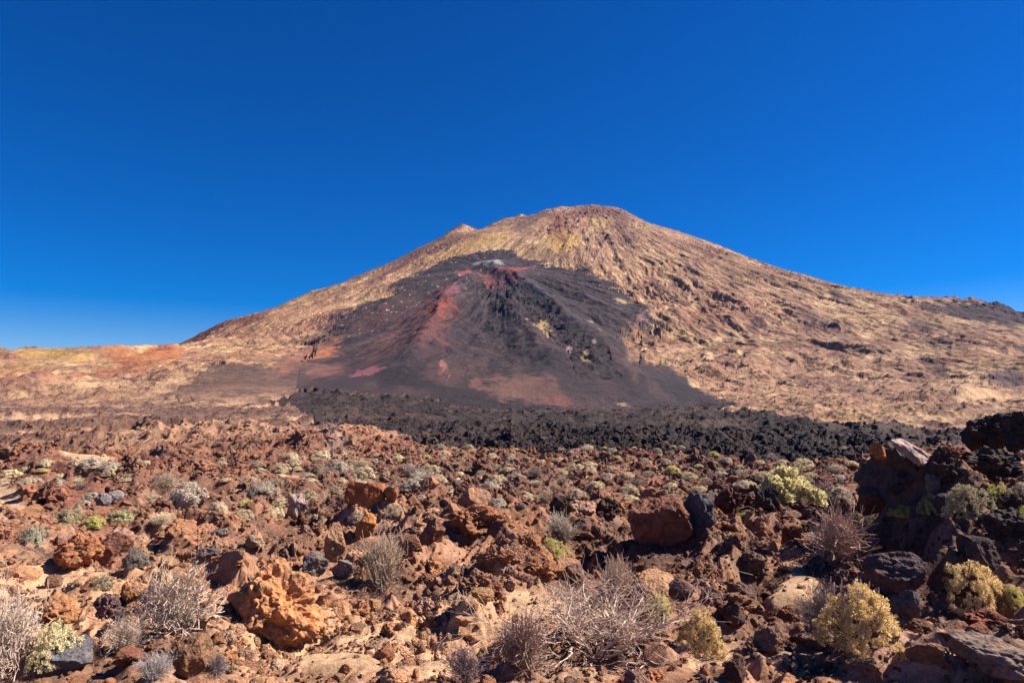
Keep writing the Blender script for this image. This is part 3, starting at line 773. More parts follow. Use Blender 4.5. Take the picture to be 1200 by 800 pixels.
sizes = [.055, .085, .13, .2, .31, .48, .75, 1.15]
cover = [.34, .36, .38, .38, .32, .22, .12, .05]
XS, YS, SS = [], [], []
for s, cv in zip(sizes, cover):
    rmax = min(330.0, 370 * s); rmin = 6.5
    area = AZF * .93 * (rmax ** 2 - rmin ** 2)
    n = int(cv * area / (s * s * .8)); n = min(n, 24000)
    a = rng.uniform(-AZF * .93, AZF * .93, n)
    # even in plan near by, thinning with distance
    r = np.sqrt(rng.uniform(rmin ** 2, rmax ** 2, n))
    XS.append(np.sin(a) * r); YS.append(np.cos(a) * r); SS.append(s * np.exp(rng.normal(0, .22, n)))
x, y, s = map(np.concatenate, (XS, YS, SS))
Z = zones(x, y)
clus = fbm(x / 2.6, y / 2.6, 2, 211)
keep = rng.random(x.size) < np.where(Z[0] > .5, np.where(s < .2, .10, .03), np.clip(.65 + clus * 1.3, .18, 1))
r_ = np.hypot(x, y)
keep &= ~((r_ < 12.5) & (s > .55)) & ~((r_ < 17) & (s > .9)) & (rng.random(x.size) > sstep(np.where(x / y < -.05, 58, 85), np.where(x / y < -.05, 150, 150), r_) * .95)
x, y, s = x[keep], y[keep], s[keep]
Z = tuple(q[keep] for q in Z)
z = hdetail(x, y, Z)
n = x.size
dk = darkness(x, y)
cl, kl = pick(PAL_L, n); cr, kr = pick(PAL_R, n); ck, kk = pick(PAL_K, n)
isr = rng.random(n) < dk; isk = Z[1]
colr = np.where(isk[:, None], ck, np.where(isr[:, None], cr, cl))
# follow the ground's own colour a little so that patches of one colour hold together
_, Pq = hdetail(x, y, Z, parts=True)
gc = ground_colour(x, y, Pq)
colr = np.where(isk[:, None], colr, colr * (.5 - .32 * sstep(16, 32, np.hypot(x, y)))[:, None] + gc * (.5 + .32 * sstep(16, 32, np.hypot(x, y)))[:, None] * rng.uniform(.55, 1.35, (n, 1)))
rot = np.stack([rng.uniform(0, 6.28, n) for _ in range(3)], 1)
scl = np.stack([s * rng.uniform(.8, 1.25, n), s * rng.uniform(.8, 1.25, n), s * rng.uniform(.6, 1.05, n)], 1)
mid_ = rng.integers(0, len(SMALL), n)
app = s / np.hypot(x, y)
zc = z + s * rng.uniform(-.16, .18, n)

# ------------------------------------------------------------------ HERO ROCKS AND PLANTS (positions read off the photo)
def hd(xx, yy): return hdetail(xx, yy)
RS_NEAR = np.exp(np.linspace(math.log(6.0), math.log(90), 1600))
def foot(px, py): return at(px, py, h=hd, rs=RS_NEAR)

HERO = [
 # px, base y, w, h, kind, colour, spin, label
 (323, 768, 122, 98, 'lumpy', (.42, .205, .10), .4, "largest rock at the lower left, big orange lumpy boulder right of the grey twig shrub"),
 (80, 792, 50, 34, 'angular', (.135, .13, .145), .9, "blue-grey angular rock at the foot of the pale yellow bush"),
 (226, 798, 44, 46, 'rounded', (.24, .135, .08), 2.2, "upright brown cracked rock below the twig shrub at the bottom edge"),
 (150, 783, 32, 20, 'angular', (.23, .10, .062), 1.2, "small red-brown rock between the blue-grey rock and the upright cracked rock"),
 (155, 708, 27, 24, 'rounded', (.42, .17, .06), .3, "bright orange round rock on the left edge of the grey twig shrub"),
 (62, 742, 60, 40, 'knobbly', (.38, .18, .085), 1.9, "orange-tan mound-shaped rock just above the pale yellow bush"),
 (130, 730, 34, 30, 'clinker', (.17, .10, .095), .1, "purple-brown rock between the orange-tan mound rock and the twig shrub"),
 (92, 672, 50, 40, 'knobbly', (.32, .135, .065), 2.8, "lumpy orange-brown boulder at the head of the left sand strip"),
 (132, 664, 42, 36, 'blocky', (.20, .085, .058), .5, "flat-topped dark red block right of the lumpy orange-brown boulder"),
 (245, 655, 26, 14, 'slab', (.17, .12, .115), .4, "low purple-grey slab above the grey twig shrub"),
 (255, 634, 26, 13, 'slab', (.19, .15, .14), 1.4, "low pale grey slab behind the purple-grey slab"),
 (121, 594, 17, 15, 'rounded', (.21, .185, .19), .6, "small grey boulder in the red slope, left one of a touching pair"),
 (135, 590, 18, 14, 'rounded', (.24, .20, .20), 1.7, "small grey boulder in the red slope, right one of a touching pair"),
 (63, 690, 19, 15, 'rounded', (.23, .12, .075), .6, "single round brown rock lying on the left sand strip"),
 (42, 706, 11, 7, 'angular', (.20, .11, .075), 1.0, "small flat brown stone on the sand left of the single round rock"),
 (393, 664, 26, 46, 'spire', (.33, .19, .11), .2, "tall pointed tan rock standing left behind the round brown-grey shrub"),
 (428, 642, 24, 38, 'spire', (.42, .19, .06), 1.1, "upright yellow-orange rock right of the tall pointed tan rock"),
 (428, 600, 50, 33, 'blocky', (.34, .125, .05), 2.0, "orange boulder standing up among the pale cushion shrubs"),
 (457, 592, 22, 20, 'angular', (.33, .13, .06), .7, "smaller orange rock at the right side of the upstanding orange boulder"),
 (348, 612, 24, 32, 'slab', (.33, .25, .22), 1.3, "pale striped slab on edge left of the upstanding orange boulder"),
 (478, 652, 40, 24, 'blocky', (.22, .105, .06), .3, "brown block left of the black hollow under the orange knoll"),
 (556, 640, 74, 44, 'knobbly', (.27, .12, .06), 1.5, "wide orange-brown boulder overhanging the black hollow"),
 (506, 640, 30, 30, 'angular', (.21, .10, .062), 2.5, "brown rock on the left rim of the black hollow"),
 (452, 777, 21, 18, 'rounded', (.32, .15, .08), .5, "round orange-brown stone on pale gravel at bottom centre left"),
 (508, 738, 19, 15, 'clinker', (.22, .12, .085), 1.5, "small brown stone in the gravel below the round brown-grey shrub"),
 (565, 708, 30, 15, 'rounded', (.35, .20, .10), 2.6, "low tan-orange stone at the left end of the central sand patch"),
 (370, 676, 32, 24, 'angular', (.16, .13, .12), .8, "grey-brown rock at the foot of the tall pointed tan rock"),
 (402, 682, 26, 24, 'angular', (.20, .17, .155), 1.8, "pale grey rock touching the left side of the round brown-grey shrub"),
 (772, 655, 82, 64, 'angular', (.19, .085, .055), .5, "big red-topped boulder with grey folded right side in the centre right"),
 (815, 636, 50, 54, 'folded', (.075, .072, .085), 1.2, "smooth blue-black boulder leaning behind the red-topped boulder"),
 (640, 688, 44, 26, 'clinker', (.27, .13, .068), .5, "brown-orange lumpy rock between the olive bush and the central sand"),
 (672, 686, 26, 22, 'rounded', (.20, .11, .08), .9, "round dull brown rock right of the brown-orange lumpy rock"),
 (858, 742, 34, 34, 'angular', (.10, .055, .042), 2.7, "dark triangular rock right of the yellow end of the dead shrub"),
 (862, 800, 24, 24, 'angular', (.10, .055, .045), .2, "dark pointed rock at the bottom edge right of the dead shrub"),
 (798, 706, 28, 24, 'rounded', (.13, .075, .058), .7, "round dull brown rock behind the right half of the dead shrub"),
 (792, 684, 24, 16, 'clinker', (.27, .115, .06), .7, "orange clinker below the red-topped boulder"),
 (834, 607, 15, 13, 'angular', (.33, .145, .06), .4, "small orange rock at the right end of the blue-black boulder"),
 (856, 604, 38, 30, 'clinker', (.13, .055, .046), .9, "dark red rock right of the blue-black boulder"),
 (1052, 592, 96, 72, 'slabface', (.085, .06, .056), 1.5, "biggest dark boulder on the right with a sunlit slanting face painted pale"),  # body colour darkened to hold the shade on its near sides
 (1030, 606, 44, 38, 'blocky', (.14, .065, .048), .8, "red-brown block in front of the biggest dark boulder"),
 (1105, 575, 44, 48, 'clinker', (.06, .04, .036), .4, "dark clinker boulder right behind the biggest dark boulder"),
 (1162, 532, 64, 46, 'knobbly', (.055, .038, .035), 1.9, "black knobbly boulder on the skyline of the right ridge"),
 (1196, 530, 44, 46, 'knobbly', (.05, .036, .034), .9, "black boulder on the right ridge cut by the picture edge"),
 (1112, 541, 32, 17, 'clinker', (.22, .085, .045), .9, "orange-brown rock low on the ridge left of the black knobbly boulder"),
 (1165, 568, 84, 42, 'clinker', (.065, .043, .038), 2.9, "wide dark boulder under the black knobbly boulder"),
 (1094, 584, 16, 28, 'spire', (.16, .13, .125), 2.0, "narrow grey upright rock at the right foot of the biggest dark boulder"),
 (1115, 608, 40, 26, 'rounded', (.06, .044, .042), .5, "round black rock left of the pale tan shrub on the right"),
 (1172, 604, 46, 28, 'clinker', (.07, .045, .04), .2, "dark rock under the yellow cushion on the right ridge"),
 (1182, 636, 52, 36, 'knobbly', (.06, .042, .042), 1.6, "dark purple-black boulder at the right edge below the yellow cushions"),
 (1148, 668, 44, 36, 'angular', (.07, .045, .042), .6, "dark angular rock above the right yellow shrub"),
 (1050, 700, 68, 46, 'folded', (.10, .066, .066), .3, "dark ridged rock with grey highlights behind the yellow shrub with stalks"),
 (1063, 730, 28, 34, 'angular', (.11, .10, .105), 1.9, "shiny grey rock at the right side of the yellow shrub with stalks"),
 (1085, 788, 62, 32, 'slab', (.21, .12, .085), .4, "flat brown block lying at the bottom right in front of the shrubs"),
 (1115, 762, 34, 20, 'blocky', (.11, .075, .066), 1.7, "dark flat rock behind the flat brown block"),
 (1155, 742, 46, 22, 'clinker', (.22, .085, .058), .9, "reddish rock below the right yellow shrub"),
 (955, 768, 56, 24, 'slab', (.17, .11, .09), 2.2, "low pinkish brown slab left below the yellow shrub with stalks"),
 (1168, 806, 100, 44, 'slab', (.23, .165, .13), .1, "broad pale platy slab in the bottom right corner"),
 (1010, 798, 46, 22, 'slab', (.24, .145, .09), 1.1, "tan platy rock at the bottom edge left of the flat brown block"),
 (930, 640, 26, 22, 'clinker', (.17, .07, .045), 1.1, "reddish clinker left above the pinkish dry shrub"),
 (898, 600, 30, 26, 'clinker', (.055, .04, .036), .3, "black clinker at the left foot of the yellow-green bush"),
 (712, 610, 32, 26, 'clinker', (.075, .048, .04), 1.8, "dark clinker left behind the red-topped boulder"),
 (655, 610, 34, 26, 'clinker', (.08, .05, .042), .7, "dark brown clinker behind the pale dry tuft above the olive bush"),
]
things_xy = []      # (x, y, radius) of the placed heroes, so loose rocks keep clear of them
def colour(o, c): o.color = (c[0], c[1], c[2], 1)
def tag(o, label, cat, group=None):
    o["label"] = label; o["category"] = cat
    if group: o["group"] = group
    return o
hero_pos = {}
ROCKNAME = {'slab': 'lava_slab'}
for i, (px, py, w, h, kind, c, spin, lab) in enumerate(HERO):
    p = foot(px, py - h * .10)
    d = math.hypot(p[0], p[1]); sc = d / F0 * (1 + ((px - 600) / F0) ** 2) ** -.5
    ww, hh = w * sc, h * sc
    me = rock_mesh("boulder_mesh", 900 + i * 3, sub=6 if w > 60 else 5, mat=M_ROCK, **KIND[kind])
    o = link(ROCKNAME.get(kind, 'boulder') if w > 30 else ('lava_slab' if kind == 'slab' else 'lava_rock'), me)
    half = me["half"]
    szc = (hh * 1.12) / (2 * half)
    o.scale = (ww, ww * .85, szc)
    az_ = math.atan2(p[0], p[1])
    dirv = np.array([math.sin(az_), math.cos(az_)])
    cx, cy = p[0] + dirv[0] * ww * .32, p[1] + dirv[1] * ww * .32
    o.location = (cx, cy, p[2] + hh * .40)
    o.rotation_euler = (0, 0, -az_ + (0.0 if kind in ('slab', 'blocky', 'folded') else 0) + (spin - 1.5) * .25)
    colour(o, c)
    tag(o, lab, "rock", "boulders and rocks on the lava field")
    if kind == 'slabface':
        bpy.context.view_layer.update()
        inv = o.matrix_world.inverted()
        sl = link("slab", rock_mesh("sunlit_strip_mesh", 4242, sub=6, mat=M_ROCK, planes=9, cut=(.5, .85), rough=.10, freq=1.5, squash=(1.0, .42, .22), strata=.012), o); colour(sl, (.40, .29, .26)); sl["label"] = "sunlit slanting strip painted pale"  # added strip: sunlight on the boulder's right face put into a pale colour
        sl.matrix_parent_inverse = inv
        sl.location = (cx + .12 * ww, cy - .36 * ww, o.location.z + .26 * hh); sl.scale = (ww * .80,) * 3; sl.rotation_euler = (.55, .66, -az_ * .5)
        tp = link("tip", rock_mesh("tip_mesh", 4251, sub=5, mat=M_ROCK, **KIND['angular']), o); colour(tp, (.42, .17, .06)); tp["label"] = "orange tip"
        tp.matrix_parent_inverse = inv
        tp.location = (cx - .30 * ww, cy - .16 * ww, o.location.z + .36 * hh); tp.scale = (ww * .17,) * 3
    things_xy.append((cx, cy, ww * .5)); hero_pos[lab] = (cx, cy, px, py)

# ------------------------------------------------------------------ plants
def tubes(lines, sides=3):
    V, Fc = [], []
    b = 0
    for pts, rad in lines:
        n_ = len(pts)
        t = (pts[-1] - pts[0]).normalized() if (pts[-1] - pts[0]).length > 1e-6 else Vector((0, 0, 1))
        a = t.orthogonal().normalized(); c_ = t.cross(a)
        for p, r0 in zip(pts, rad):
            for k in range(sides):
                g = 2 * math.pi * k / sides
                V.append(p + (a * math.cos(g) + c_ * math.sin(g)) * r0)
        for i in range(n_ - 1):
            for k in range(sides):
                k2 = (k + 1) % sides
                Fc.append((b + i * sides + k, b + i * sides + k2, b + (i + 1) * sides + k2, b + (i + 1) * sides + k))
        b += n_ * sides
    return np.array([v[:] for v in V]), np.array(Fc)

def grow(rd, p, d, length, rad, level, out, wig=.25, up=.12, seg=4, fork=(2, 4), shrink=.62, spread=.6):
    pts, rads = [p.copy()], [rad]
    q, dd = p.copy(), d.copy()
    for i in range(seg):
        dd = (dd + Vector((rd.gauss(0, wig), rd.gauss(0, wig), rd.gauss(0, wig) + up)) * .6).normalized()
        q = q + dd * (length / seg); q.z = max(q.z, -.02)
        pts.append(q.copy()); rads.append(rad * (1 - .5 * (i + 1) / seg) if level else rad * (1 - .8 * (i + 1) / seg))
    out.setdefault(level, []).append((pts, rads))
    if level == 0: return
    for _ in range(rd.randint(*fork)):
        k = rd.randint(1, seg)
        nd = (dd + Vector((rd.gauss(0, spread), rd.gauss(0, spread), rd.gauss(0, spread)))).normalized()
        grow(rd, pts[k], nd, length * shrink * rd.uniform(.7, 1.2), rads[k] * .62, level - 1, out, wig, up, max(2, seg - 1), fork, shrink, spread)

def twig_shrub(seed, stems, tilt, L, rad, level, wig=.25, up=.12, fork=(2, 4), thin=.003):
    """unit dry shrub: about 1 m across; returns (thick branches, fine twigs) meshes"""
    rd = random.Random(seed); out = {}
    for i in range(stems):
        a = rd.uniform(0, 2 * math.pi); t = rd.uniform(*tilt)
        d = Vector((math.sin(t) * math.cos(a), math.sin(t) * math.sin(a), math.cos(t)))
        p = Vector((rd.gauss(0, .06), rd.gauss(0, .06), -.02))
        grow(rd, p, d, L * rd.uniform(.7, 1.15), rad, level, out, wig, up, 4, fork)
    thick = sum((out[k] for k in out if k >= max(1, level - 1)), [])
    fine = sum((out[k] for k in out if k < max(1, level - 1)), [])
    fine = [(p, [max(thin, r0) for r0 in r_]) for p, r_ in fine]
    return mesh_from("shrub_branches_mesh", *tubes(thick, 4), M_TWIG), mesh_from("shrub_twigs_mesh", *tubes(fine, 3), M_TWIG)

def leaf_dome(seed, clumps, per, crad, leaf, squash=.62, upright=.4, hollow=.55, tang=0.0, wide=.30):
    """foliage of a rounded bush, about 1 m across: many small blades gathered in clumps through an uneven dome"""
    rd = np.random.default_rng(seed)
    a = rd.uniform(0, 2 * np.pi, clumps); ct = rd.uniform(-.1, 1, clumps); st = np.sqrt(1 - ct * ct)
    rr = .46 * rd.uniform(hollow, 1, clumps) ** .6
    lump = 1 + .22 * np.sin(a * 3 + rd.uniform(0, 6)) * st + .15 * np.sin(a * 5 + rd.uniform(0, 6))
    C = np.stack([st * np.cos(a) * rr * lump, st * np.sin(a) * rr * lump, np.maximum(ct, -.02) * rr * squash * 1.9 * (.85 + .3 * rd.random(clumps))], 1)
    cr = crad * rd.uniform(.6, 1.3, clumps)
    ci = np.repeat(np.arange(clumps), per); n_ = len(ci)
    off = rd.normal(0, 1, (n_, 3)); off /= np.linalg.norm(off, axis=1, keepdims=True) + 1e-9
    P = C[ci] + off * (cr[ci] * rd.random(n_) ** .5)[:, None]
    P[:, 2] = np.maximum(P[:, 2], .0)
    out = P / (np.linalg.norm(P, axis=1, keepdims=True) + 1e-6)
    d = out * .7 + off * .8 + np.array([0, 0, upright]) + rd.normal(0, .35, (n_, 3)); d /= np.linalg.norm(d, axis=1, keepdims=True)
    if tang:
        t_ = np.cross(out + off * .5, rd.normal(0, 1, (n_, 3))); t_ /= np.linalg.norm(t_, axis=1, keepdims=True) + 1e-9
        d = d * (1 - tang) + t_ * tang; d /= np.linalg.norm(d, axis=1, keepdims=True)
    ref_ = out if tang else rd.normal(0, 1, (n_, 3))
    side = np.cross(d, ref_ + rd.normal(0, .35, (n_, 3)) if tang else ref_)
    if 0: side = np.cross(d, rd.normal(0, 1, (n_, 3))); side /= np.linalg.norm(side, axis=1, keepdims=True) + 1e-9
    ln = (leaf * rd.uniform(.6, 1.4, n_))[:, None]; wd = ln * wide
    q = np.stack([P - side * wd * .5, P + d * ln * .5 - side * wd, P + d * ln, P + d * ln * .5 + side * wd], 1)
    return mesh_from("foliage_mesh", q.reshape(-1, 3), np.arange(n_ * 4).reshape(-1, 4), M_LEAF)

def bush_stems(seed, n_, L=.45):
    rd = random.Random(seed); out = {}
    for i in range(n_):
        a = rd.uniform(0, 6.283); t = rd.uniform(.1, 1.25)
        d = Vector((math.sin(t) * math.cos(a), math.sin(t) * math.sin(a), math.cos(t)))
        grow(rd, Vector((rd.gauss(0, .03), rd.gauss(0, .03), -.02)), d, L * rd.uniform(.7, 1.1), .009, 1, out, .2, .1, 3, (2, 3))
    ls = sum(out.values(), [])
    return mesh_from("stems_mesh", *tubes([(p, [max(.0035, q) for q in r0]) for p, r0 in ls], 3), M_STEM)

def stalks_mesh(seed, n_):
    rd = random.Random(seed); out_ = []
    for i in range(n_):
        p = Vector((rd.uniform(-.42, .30), rd.uniform(-.2, .3), .38 + rd.uniform(-.06, .06)))
        d = Vector((rd.gauss(0, .12), rd.gauss(0, .12), 1)).normalized(); L = rd.uniform(.16, .26)
        out_.append(mesh_from("stalk_mesh", *tubes([([p, p + d * L * .55, p + d * L * .8, p + d * L], [.004, .004, .011, .006])], 4), M_STEM))
    return out_

DRY = [twig_shrub(10 + i, 34, (.05, 1.35), .36, .010, 3, .22, .10, (3, 5)) for i in range(3)]
BROOM = [twig_shrub(20 + i, 70, (.0, 1.15), .42, .006, 2, .14, .12, (4, 6), .0035) for i in range(3)]
LEAFY = [leaf_dome(30 + i, 300, 64, .042, .026, tang=.5, hollow=.78) for i in range(3)]
LEAFY_ST = [bush_stems(40 + i, 46) for i in range(3)]
CUSH = [leaf_dome(50 + i, 130, 90, .075, .03, squash=.5, hollow=.45, tang=.7, wide=.4) for i in range(4)]
CUSH_ST = [bush_stems(60 + i, 26, .4) for i in range(2)]
FEATHER = [leaf_dome(70 + i, 130, 60, .075, .07, squash=.58, upright=1.1) for i in range(2)]

def plant(name, px, py, w, h, kind, c, c2, label, cat="shrub", group=None, v=0, spin=0.0, natural=.5, sink=0.0, pos=None):
    p = foot(px, py) if pos is None else pos
    d = math.hypot(p[0], p[1]); sc = d / F0 * math.cos(math.atan2(p[0], p[1]))
    ww, hh = (w * sc, h * sc) if pos is None else (w, h)
    root = bpy.data.objects.new(name, None); COL.objects.link(root)
    a_ = math.atan2(p[0], p[1]); off = ww * .3 if pos is None else 0
    root.location = (p[0] + math.sin(a_) * off, p[1] + math.cos(a_) * off, p[2] - sink)
    root.rotation_euler = (0, 0, spin)
    root.empty_display_size = .2
    sx = ww; sz = hh / natural
    root.scale = (sx, sx, sz)
    tag(root, label, cat, group)
    def ch(nm, me, cc):
        o = link(nm, me, root); colour(o, cc); return o
    if kind == 'dry':
        ch("branches", DRY[v][0], c2); ch("twigs", DRY[v][1], c)
    elif kind == 'broom':
        ch("branches", BROOM[v][0], c2); ch("twigs", BROOM[v][1], c)
    elif kind == 'leafy':
        ch("foliage", LEAFY[v], c); ch("stems", LEAFY_ST[v], c2)
    elif kind == 'feather':
        ch("foliage", FEATHER[v % 2], c); ch("stems", LEAFY_ST[v], c2)
    elif kind == 'cushion':
        ch("foliage", CUSH[v], c); ch("stems", CUSH_ST[v % 2], c2)
    things_xy.append((root.location.x, root.location.y, ww * .42))
    return root

GREYT = (.62, .46, .34); GREYB = (.42, .30, .215); PINKT = (.52, .34, .25); YEL = (.86, .62, .29); YELG = (.76, .66, .24); OLIVE = (.66, .54, .22); PALEY = (.90, .76, .45)
STEMC = (.13, .09, .065)
G_DRY, G_YEL, G_CUSH = "dry grey twig shrubs", "yellow and olive bushes on the lava", "pale cushion shrubs scattered over the middle lava field"

# the big dead shrub at the bottom: thick bare limbs sprawling from one stump
def dead_shrub():
    rd = random.Random(77); out = {}
    for i in range(62):
        a = rd.uniform(0, 6.283); t = rd.uniform(.55, 1.5) if i % 4 else rd.uniform(.15, .6)
        d = Vector((math.sin(t) * math.cos(a), math.sin(t) * math.sin(a), math.cos(t)))
        grow(rd, Vector((rd.gauss(0, .18), rd.gauss(0, .15), 0)), d, rd.uniform(.55, .95), rd.uniform(.018, .032), 3, out, .34, .07, 5, (2, 4), .66, .55)
    return out
p = foot(712, 770)
o = bpy.data.objects.new("dead_shrub", None); COL.objects.link(o)
o.location = (p[0], p[1] + .35, p[2] - .05); o.scale = (1.3, 1.1, .74)
tag(o, "large dead shrub with bare pale gnarled branches sprawling at bottom centre", "shrub", G_DRY)
dsh = dead_shrub()
c1 = link("branches", mesh_from("dead_branches_mesh", *tubes(dsh[3] + dsh[2], 5), M_TWIG), o); colour(c1, (.70, .52, .40))
c2 = link("twigs", mesh_from("dead_twigs_mesh", *tubes([(a, [max(.0035, k) for k in b]) for a, b in dsh[1] + dsh[0]], 3), M_TWIG), o); colour(c2, (.50, .345, .26))
things_xy.append((p[0], p[1] + .35, 1.0))

PL = [
 ("yellow_bush", 822, 768, 50, 44, 'leafy', YEL, STEMC, "yellow bush growing out of the right end of the dead shrub", 0),
 ("yellow_bush", 772, 728, 34, 26, 'leafy', YELG, STEMC, "small yellow-green bush half hidden behind the dead shrub", 1),
 ("dry_shrub", 722, 712, 44, 44, 'broom', PINKT, GREYB, "upright pinkish twig tuft rising behind the dead shrub", 0),
 ("dry_shrub", 615, 800, 80, 58, 'broom', (.42, .275, .21), GREYB, "purple-brown twig shrub against the left end of the dead shrub", 1),
 ("dry_shrub", 207, 752, 116, 82, 'dry', GREYT, (.38, .31, .27), "grey twig shrub spraying to the left of the largest orange boulder", 1),
 ("dry_shrub", 8, 800, 84, 104, 'dry', (.66, .50, .38), GREYT, "tall pale twig shrub cut by the left picture edge", 2),
 ("dry_shrub", 145, 772, 46, 34, 'broom', GREYT, GREYB, "low grey twig tuft below the left end of the grey twig shrub", 2),
 ("yellow_bush", 62, 782, 54, 42, 'leafy', PALEY, STEMC, "pale yellow bush above the blue-grey rock in the lower left", 2),
 ("dry_shrub", 447, 702, 60, 58, 'broom', (.42, .295, .21), GREYB, "round brown-grey shrub of dense fine twigs left of centre", 2),
 ("dry_shrub", 980, 668, 80, 58, 'broom', (.56, .36, .27), GREYB, "pinkish grey dry shrub between the boulders on the right", 1),
 ("yellow_bush", 1012, 764, 86, 64, 'leafy', (.88, .62, .28), STEMC, "yellow bush topped by thin dry stalks in the lower right", 0),
 ("dry_shrub", 965, 750, 52, 48, 'broom', (.25, .19, .175), GREYB, "dead grey twigs at the left side of the yellow bush with stalks", 0),
 ("yellow_bush", 1140, 720, 70, 52, 'leafy', (.86, .61, .29), STEMC, "yellow bush near the right edge without any stalks", 1),
 ("yellow_bush", 1188, 712, 24, 22, 'leafy', YELG, STEMC, "tiny green-yellow bush right beside the yellow bush without stalks", 2),
 ("feathery_bush", 921, 590, 66, 36, 'feather', (.80, .68, .35), STEMC, "bright yellow-green feathery bush left of the biggest dark boulder", 0),
 ("dry_shrub", 965, 588, 34, 20, 'broom', PINKT, GREYB, "small pinkish twig tuft right of the feathery yellow-green bush", 0),
 ("yellow_cushion", 1064, 606, 36, 13, 'cushion', (.50, .42, .10), STEMC, "low yellow-green cushion at the foot of the biggest dark boulder", 0),
 ("yellow_cushion", 1093, 602, 28, 22, 'cushion', (.45, .42, .17), STEMC, "grey-green round cushion right of the low yellow-green cushion", 1),
 ("pale_shrub", 1133, 606, 52, 34, 'leafy', (.47, .38, .24), STEMC, "pale tan shrub behind the round black rock on the right", 1),
 ("yellow_cushion", 1170, 592, 40, 22, 'cushion', (.50, .42, .13), STEMC, "yellow cushion on top of the dark rock of the right ridge", 2),
 ("yellow_cushion", 1192, 606, 24, 14, 'cushion', (.52, .46, .15), STEMC, "small yellow cushion at the right picture edge below the ridge", 3),
 ("green_cushion", 1005, 612, 14, 11, 'cushion', (.26, .25, .13), STEMC, "leftmost of three tiny grey-green cushions in front of the red-brown block", 0),
 ("green_cushion", 1019, 614, 14, 11, 'cushion', (.27, .26, .15), STEMC, "middle of three tiny grey-green cushions in front of the red-brown block", 1),
 ("green_cushion", 1033, 616, 13, 10, 'cushion', (.25, .24, .14), STEMC, "rightmost of three tiny grey-green cushions in front of the red-brown block", 2),
 ("yellow_bush", 646, 662, 42, 26, 'leafy', OLIVE, STEMC, "olive-yellow bush left of the shadow of the red-topped boulder", 0),
 ("pale_shrub", 657, 640, 44, 30, 'broom', (.42, .35, .26), GREYB, "pale dry tuft behind the olive-yellow bush", 1),
 ("green_cushion", 110, 618, 24, 13, 'cushion', (.64, .58, .18), STEMC, "bright lime-green cushion below the grey boulder pair on the left", 0),
 ("pale_cushion", 142, 613, 34, 14, 'cushion', (.55, .50, .27), STEMC, "pale yellow cushion right of the lime-green cushion", 1),
 ("pale_cushion", 78, 614, 36, 16, 'cushion', (.45, .36, .22), STEMC, "tan dry cushion left of the lime-green cushion", 2),
 ("pale_cushion", 38, 638, 36, 20, 'cushion', (.46, .40, .29), STEMC, "pale grey-tan cushion by the left sand bank", 3),
 ("pale_cushion", 158, 664, 28, 20, 'cushion', (.33, .27, .22), STEMC, "grey-tan cushion right of the flat-topped dark red block", 0),
 ("pale_cushion", 120, 690, 22, 15, 'cushion', (.40, .34, .22), STEMC, "small dull cushion on the edge of the left sand strip", 1),
 ("dry_shrub", 545, 800, 50, 26, 'broom', (.26, .18, .175), GREYB, "low purple twig tuft at the bottom edge left of centre", 0),
 ("dry_shrub", 180, 800, 44, 22, 'broom', (.36, .31, .30), GREYB, "low whitish twig tuft at the bottom edge left of the cracked rock", 2),
 ("dry_shrub", 255, 800, 30, 24, 'broom', (.36, .31, .30), GREYB, "whitish twig tuft at the bottom edge right of the cracked rock", 1),
 ("yellow_cushion", 870, 612, 20, 11, 'cushion', (.42, .40, .10), STEMC, "small yellow cushion below the dark red rock near centre right", 0),
]
for nm, px, py, w, h, kind, c, cb, lab, v in PL:
    nat = {'dry': .62, 'broom': .62, 'leafy': .56, 'feather': .56, 'cushion': .46}[kind]
    rt = plant(nm, px, py, w, h, kind, c, cb, lab, "shrub", G_DRY if nm == 'dry_shrub' else (G_YEL if 'cushion' not in nm else "cushion shrubs near the viewer"), v, spin=random.uniform(0, 6.28), natural=nat)
    if "topped by thin dry stalks" in lab:
        for m_ in stalks_mesh(5, 26):
            st_ = link("stalk", m_, rt); colour(st_, (.5, .4, .34))
        rt.rotation_euler = (0, 0, .2)

# pale cushions of the middle distance
CP = [((.70, .54, .36), "grey-tan"), ((.82, .66, .42), "pale straw"), ((.62, .50, .39), "ash grey"), ((.74, .62, .27), "yellow-green"), ((.66, .60, .24), "lime yellow"), ((.52, .39, .28), "dull grey")]
cw = np.array([4.5, 4.5, 2.6, .9, .25, 1.6]); cw /= cw.sum()
spots = []
tries = 0
while len(spots) < 300 and tries < 20000:
    tries += 1
    px = rng.uniform(-40, 1240)
    lo_ = 522 if px > 480 else 534 + (480 - px) * .02
    py = lo_ + (rng.random() ** 1.25) * 78
    if px < 300 and rng.random() < .65: continue
    if px < 60 and py > 570: continue
    if px > 1000 and rng.random() < .5: continue
    if py > 590 and rng.random() < .5: continue
    d = ray(px, py)
    gap = 5 + (py - 515) * .18
    if any(abs(px - q[0]) < gap * 1.3 and abs(py - q[1]) < gap * .5 for q in spots): continue
    spots.append((px, py))
order = []
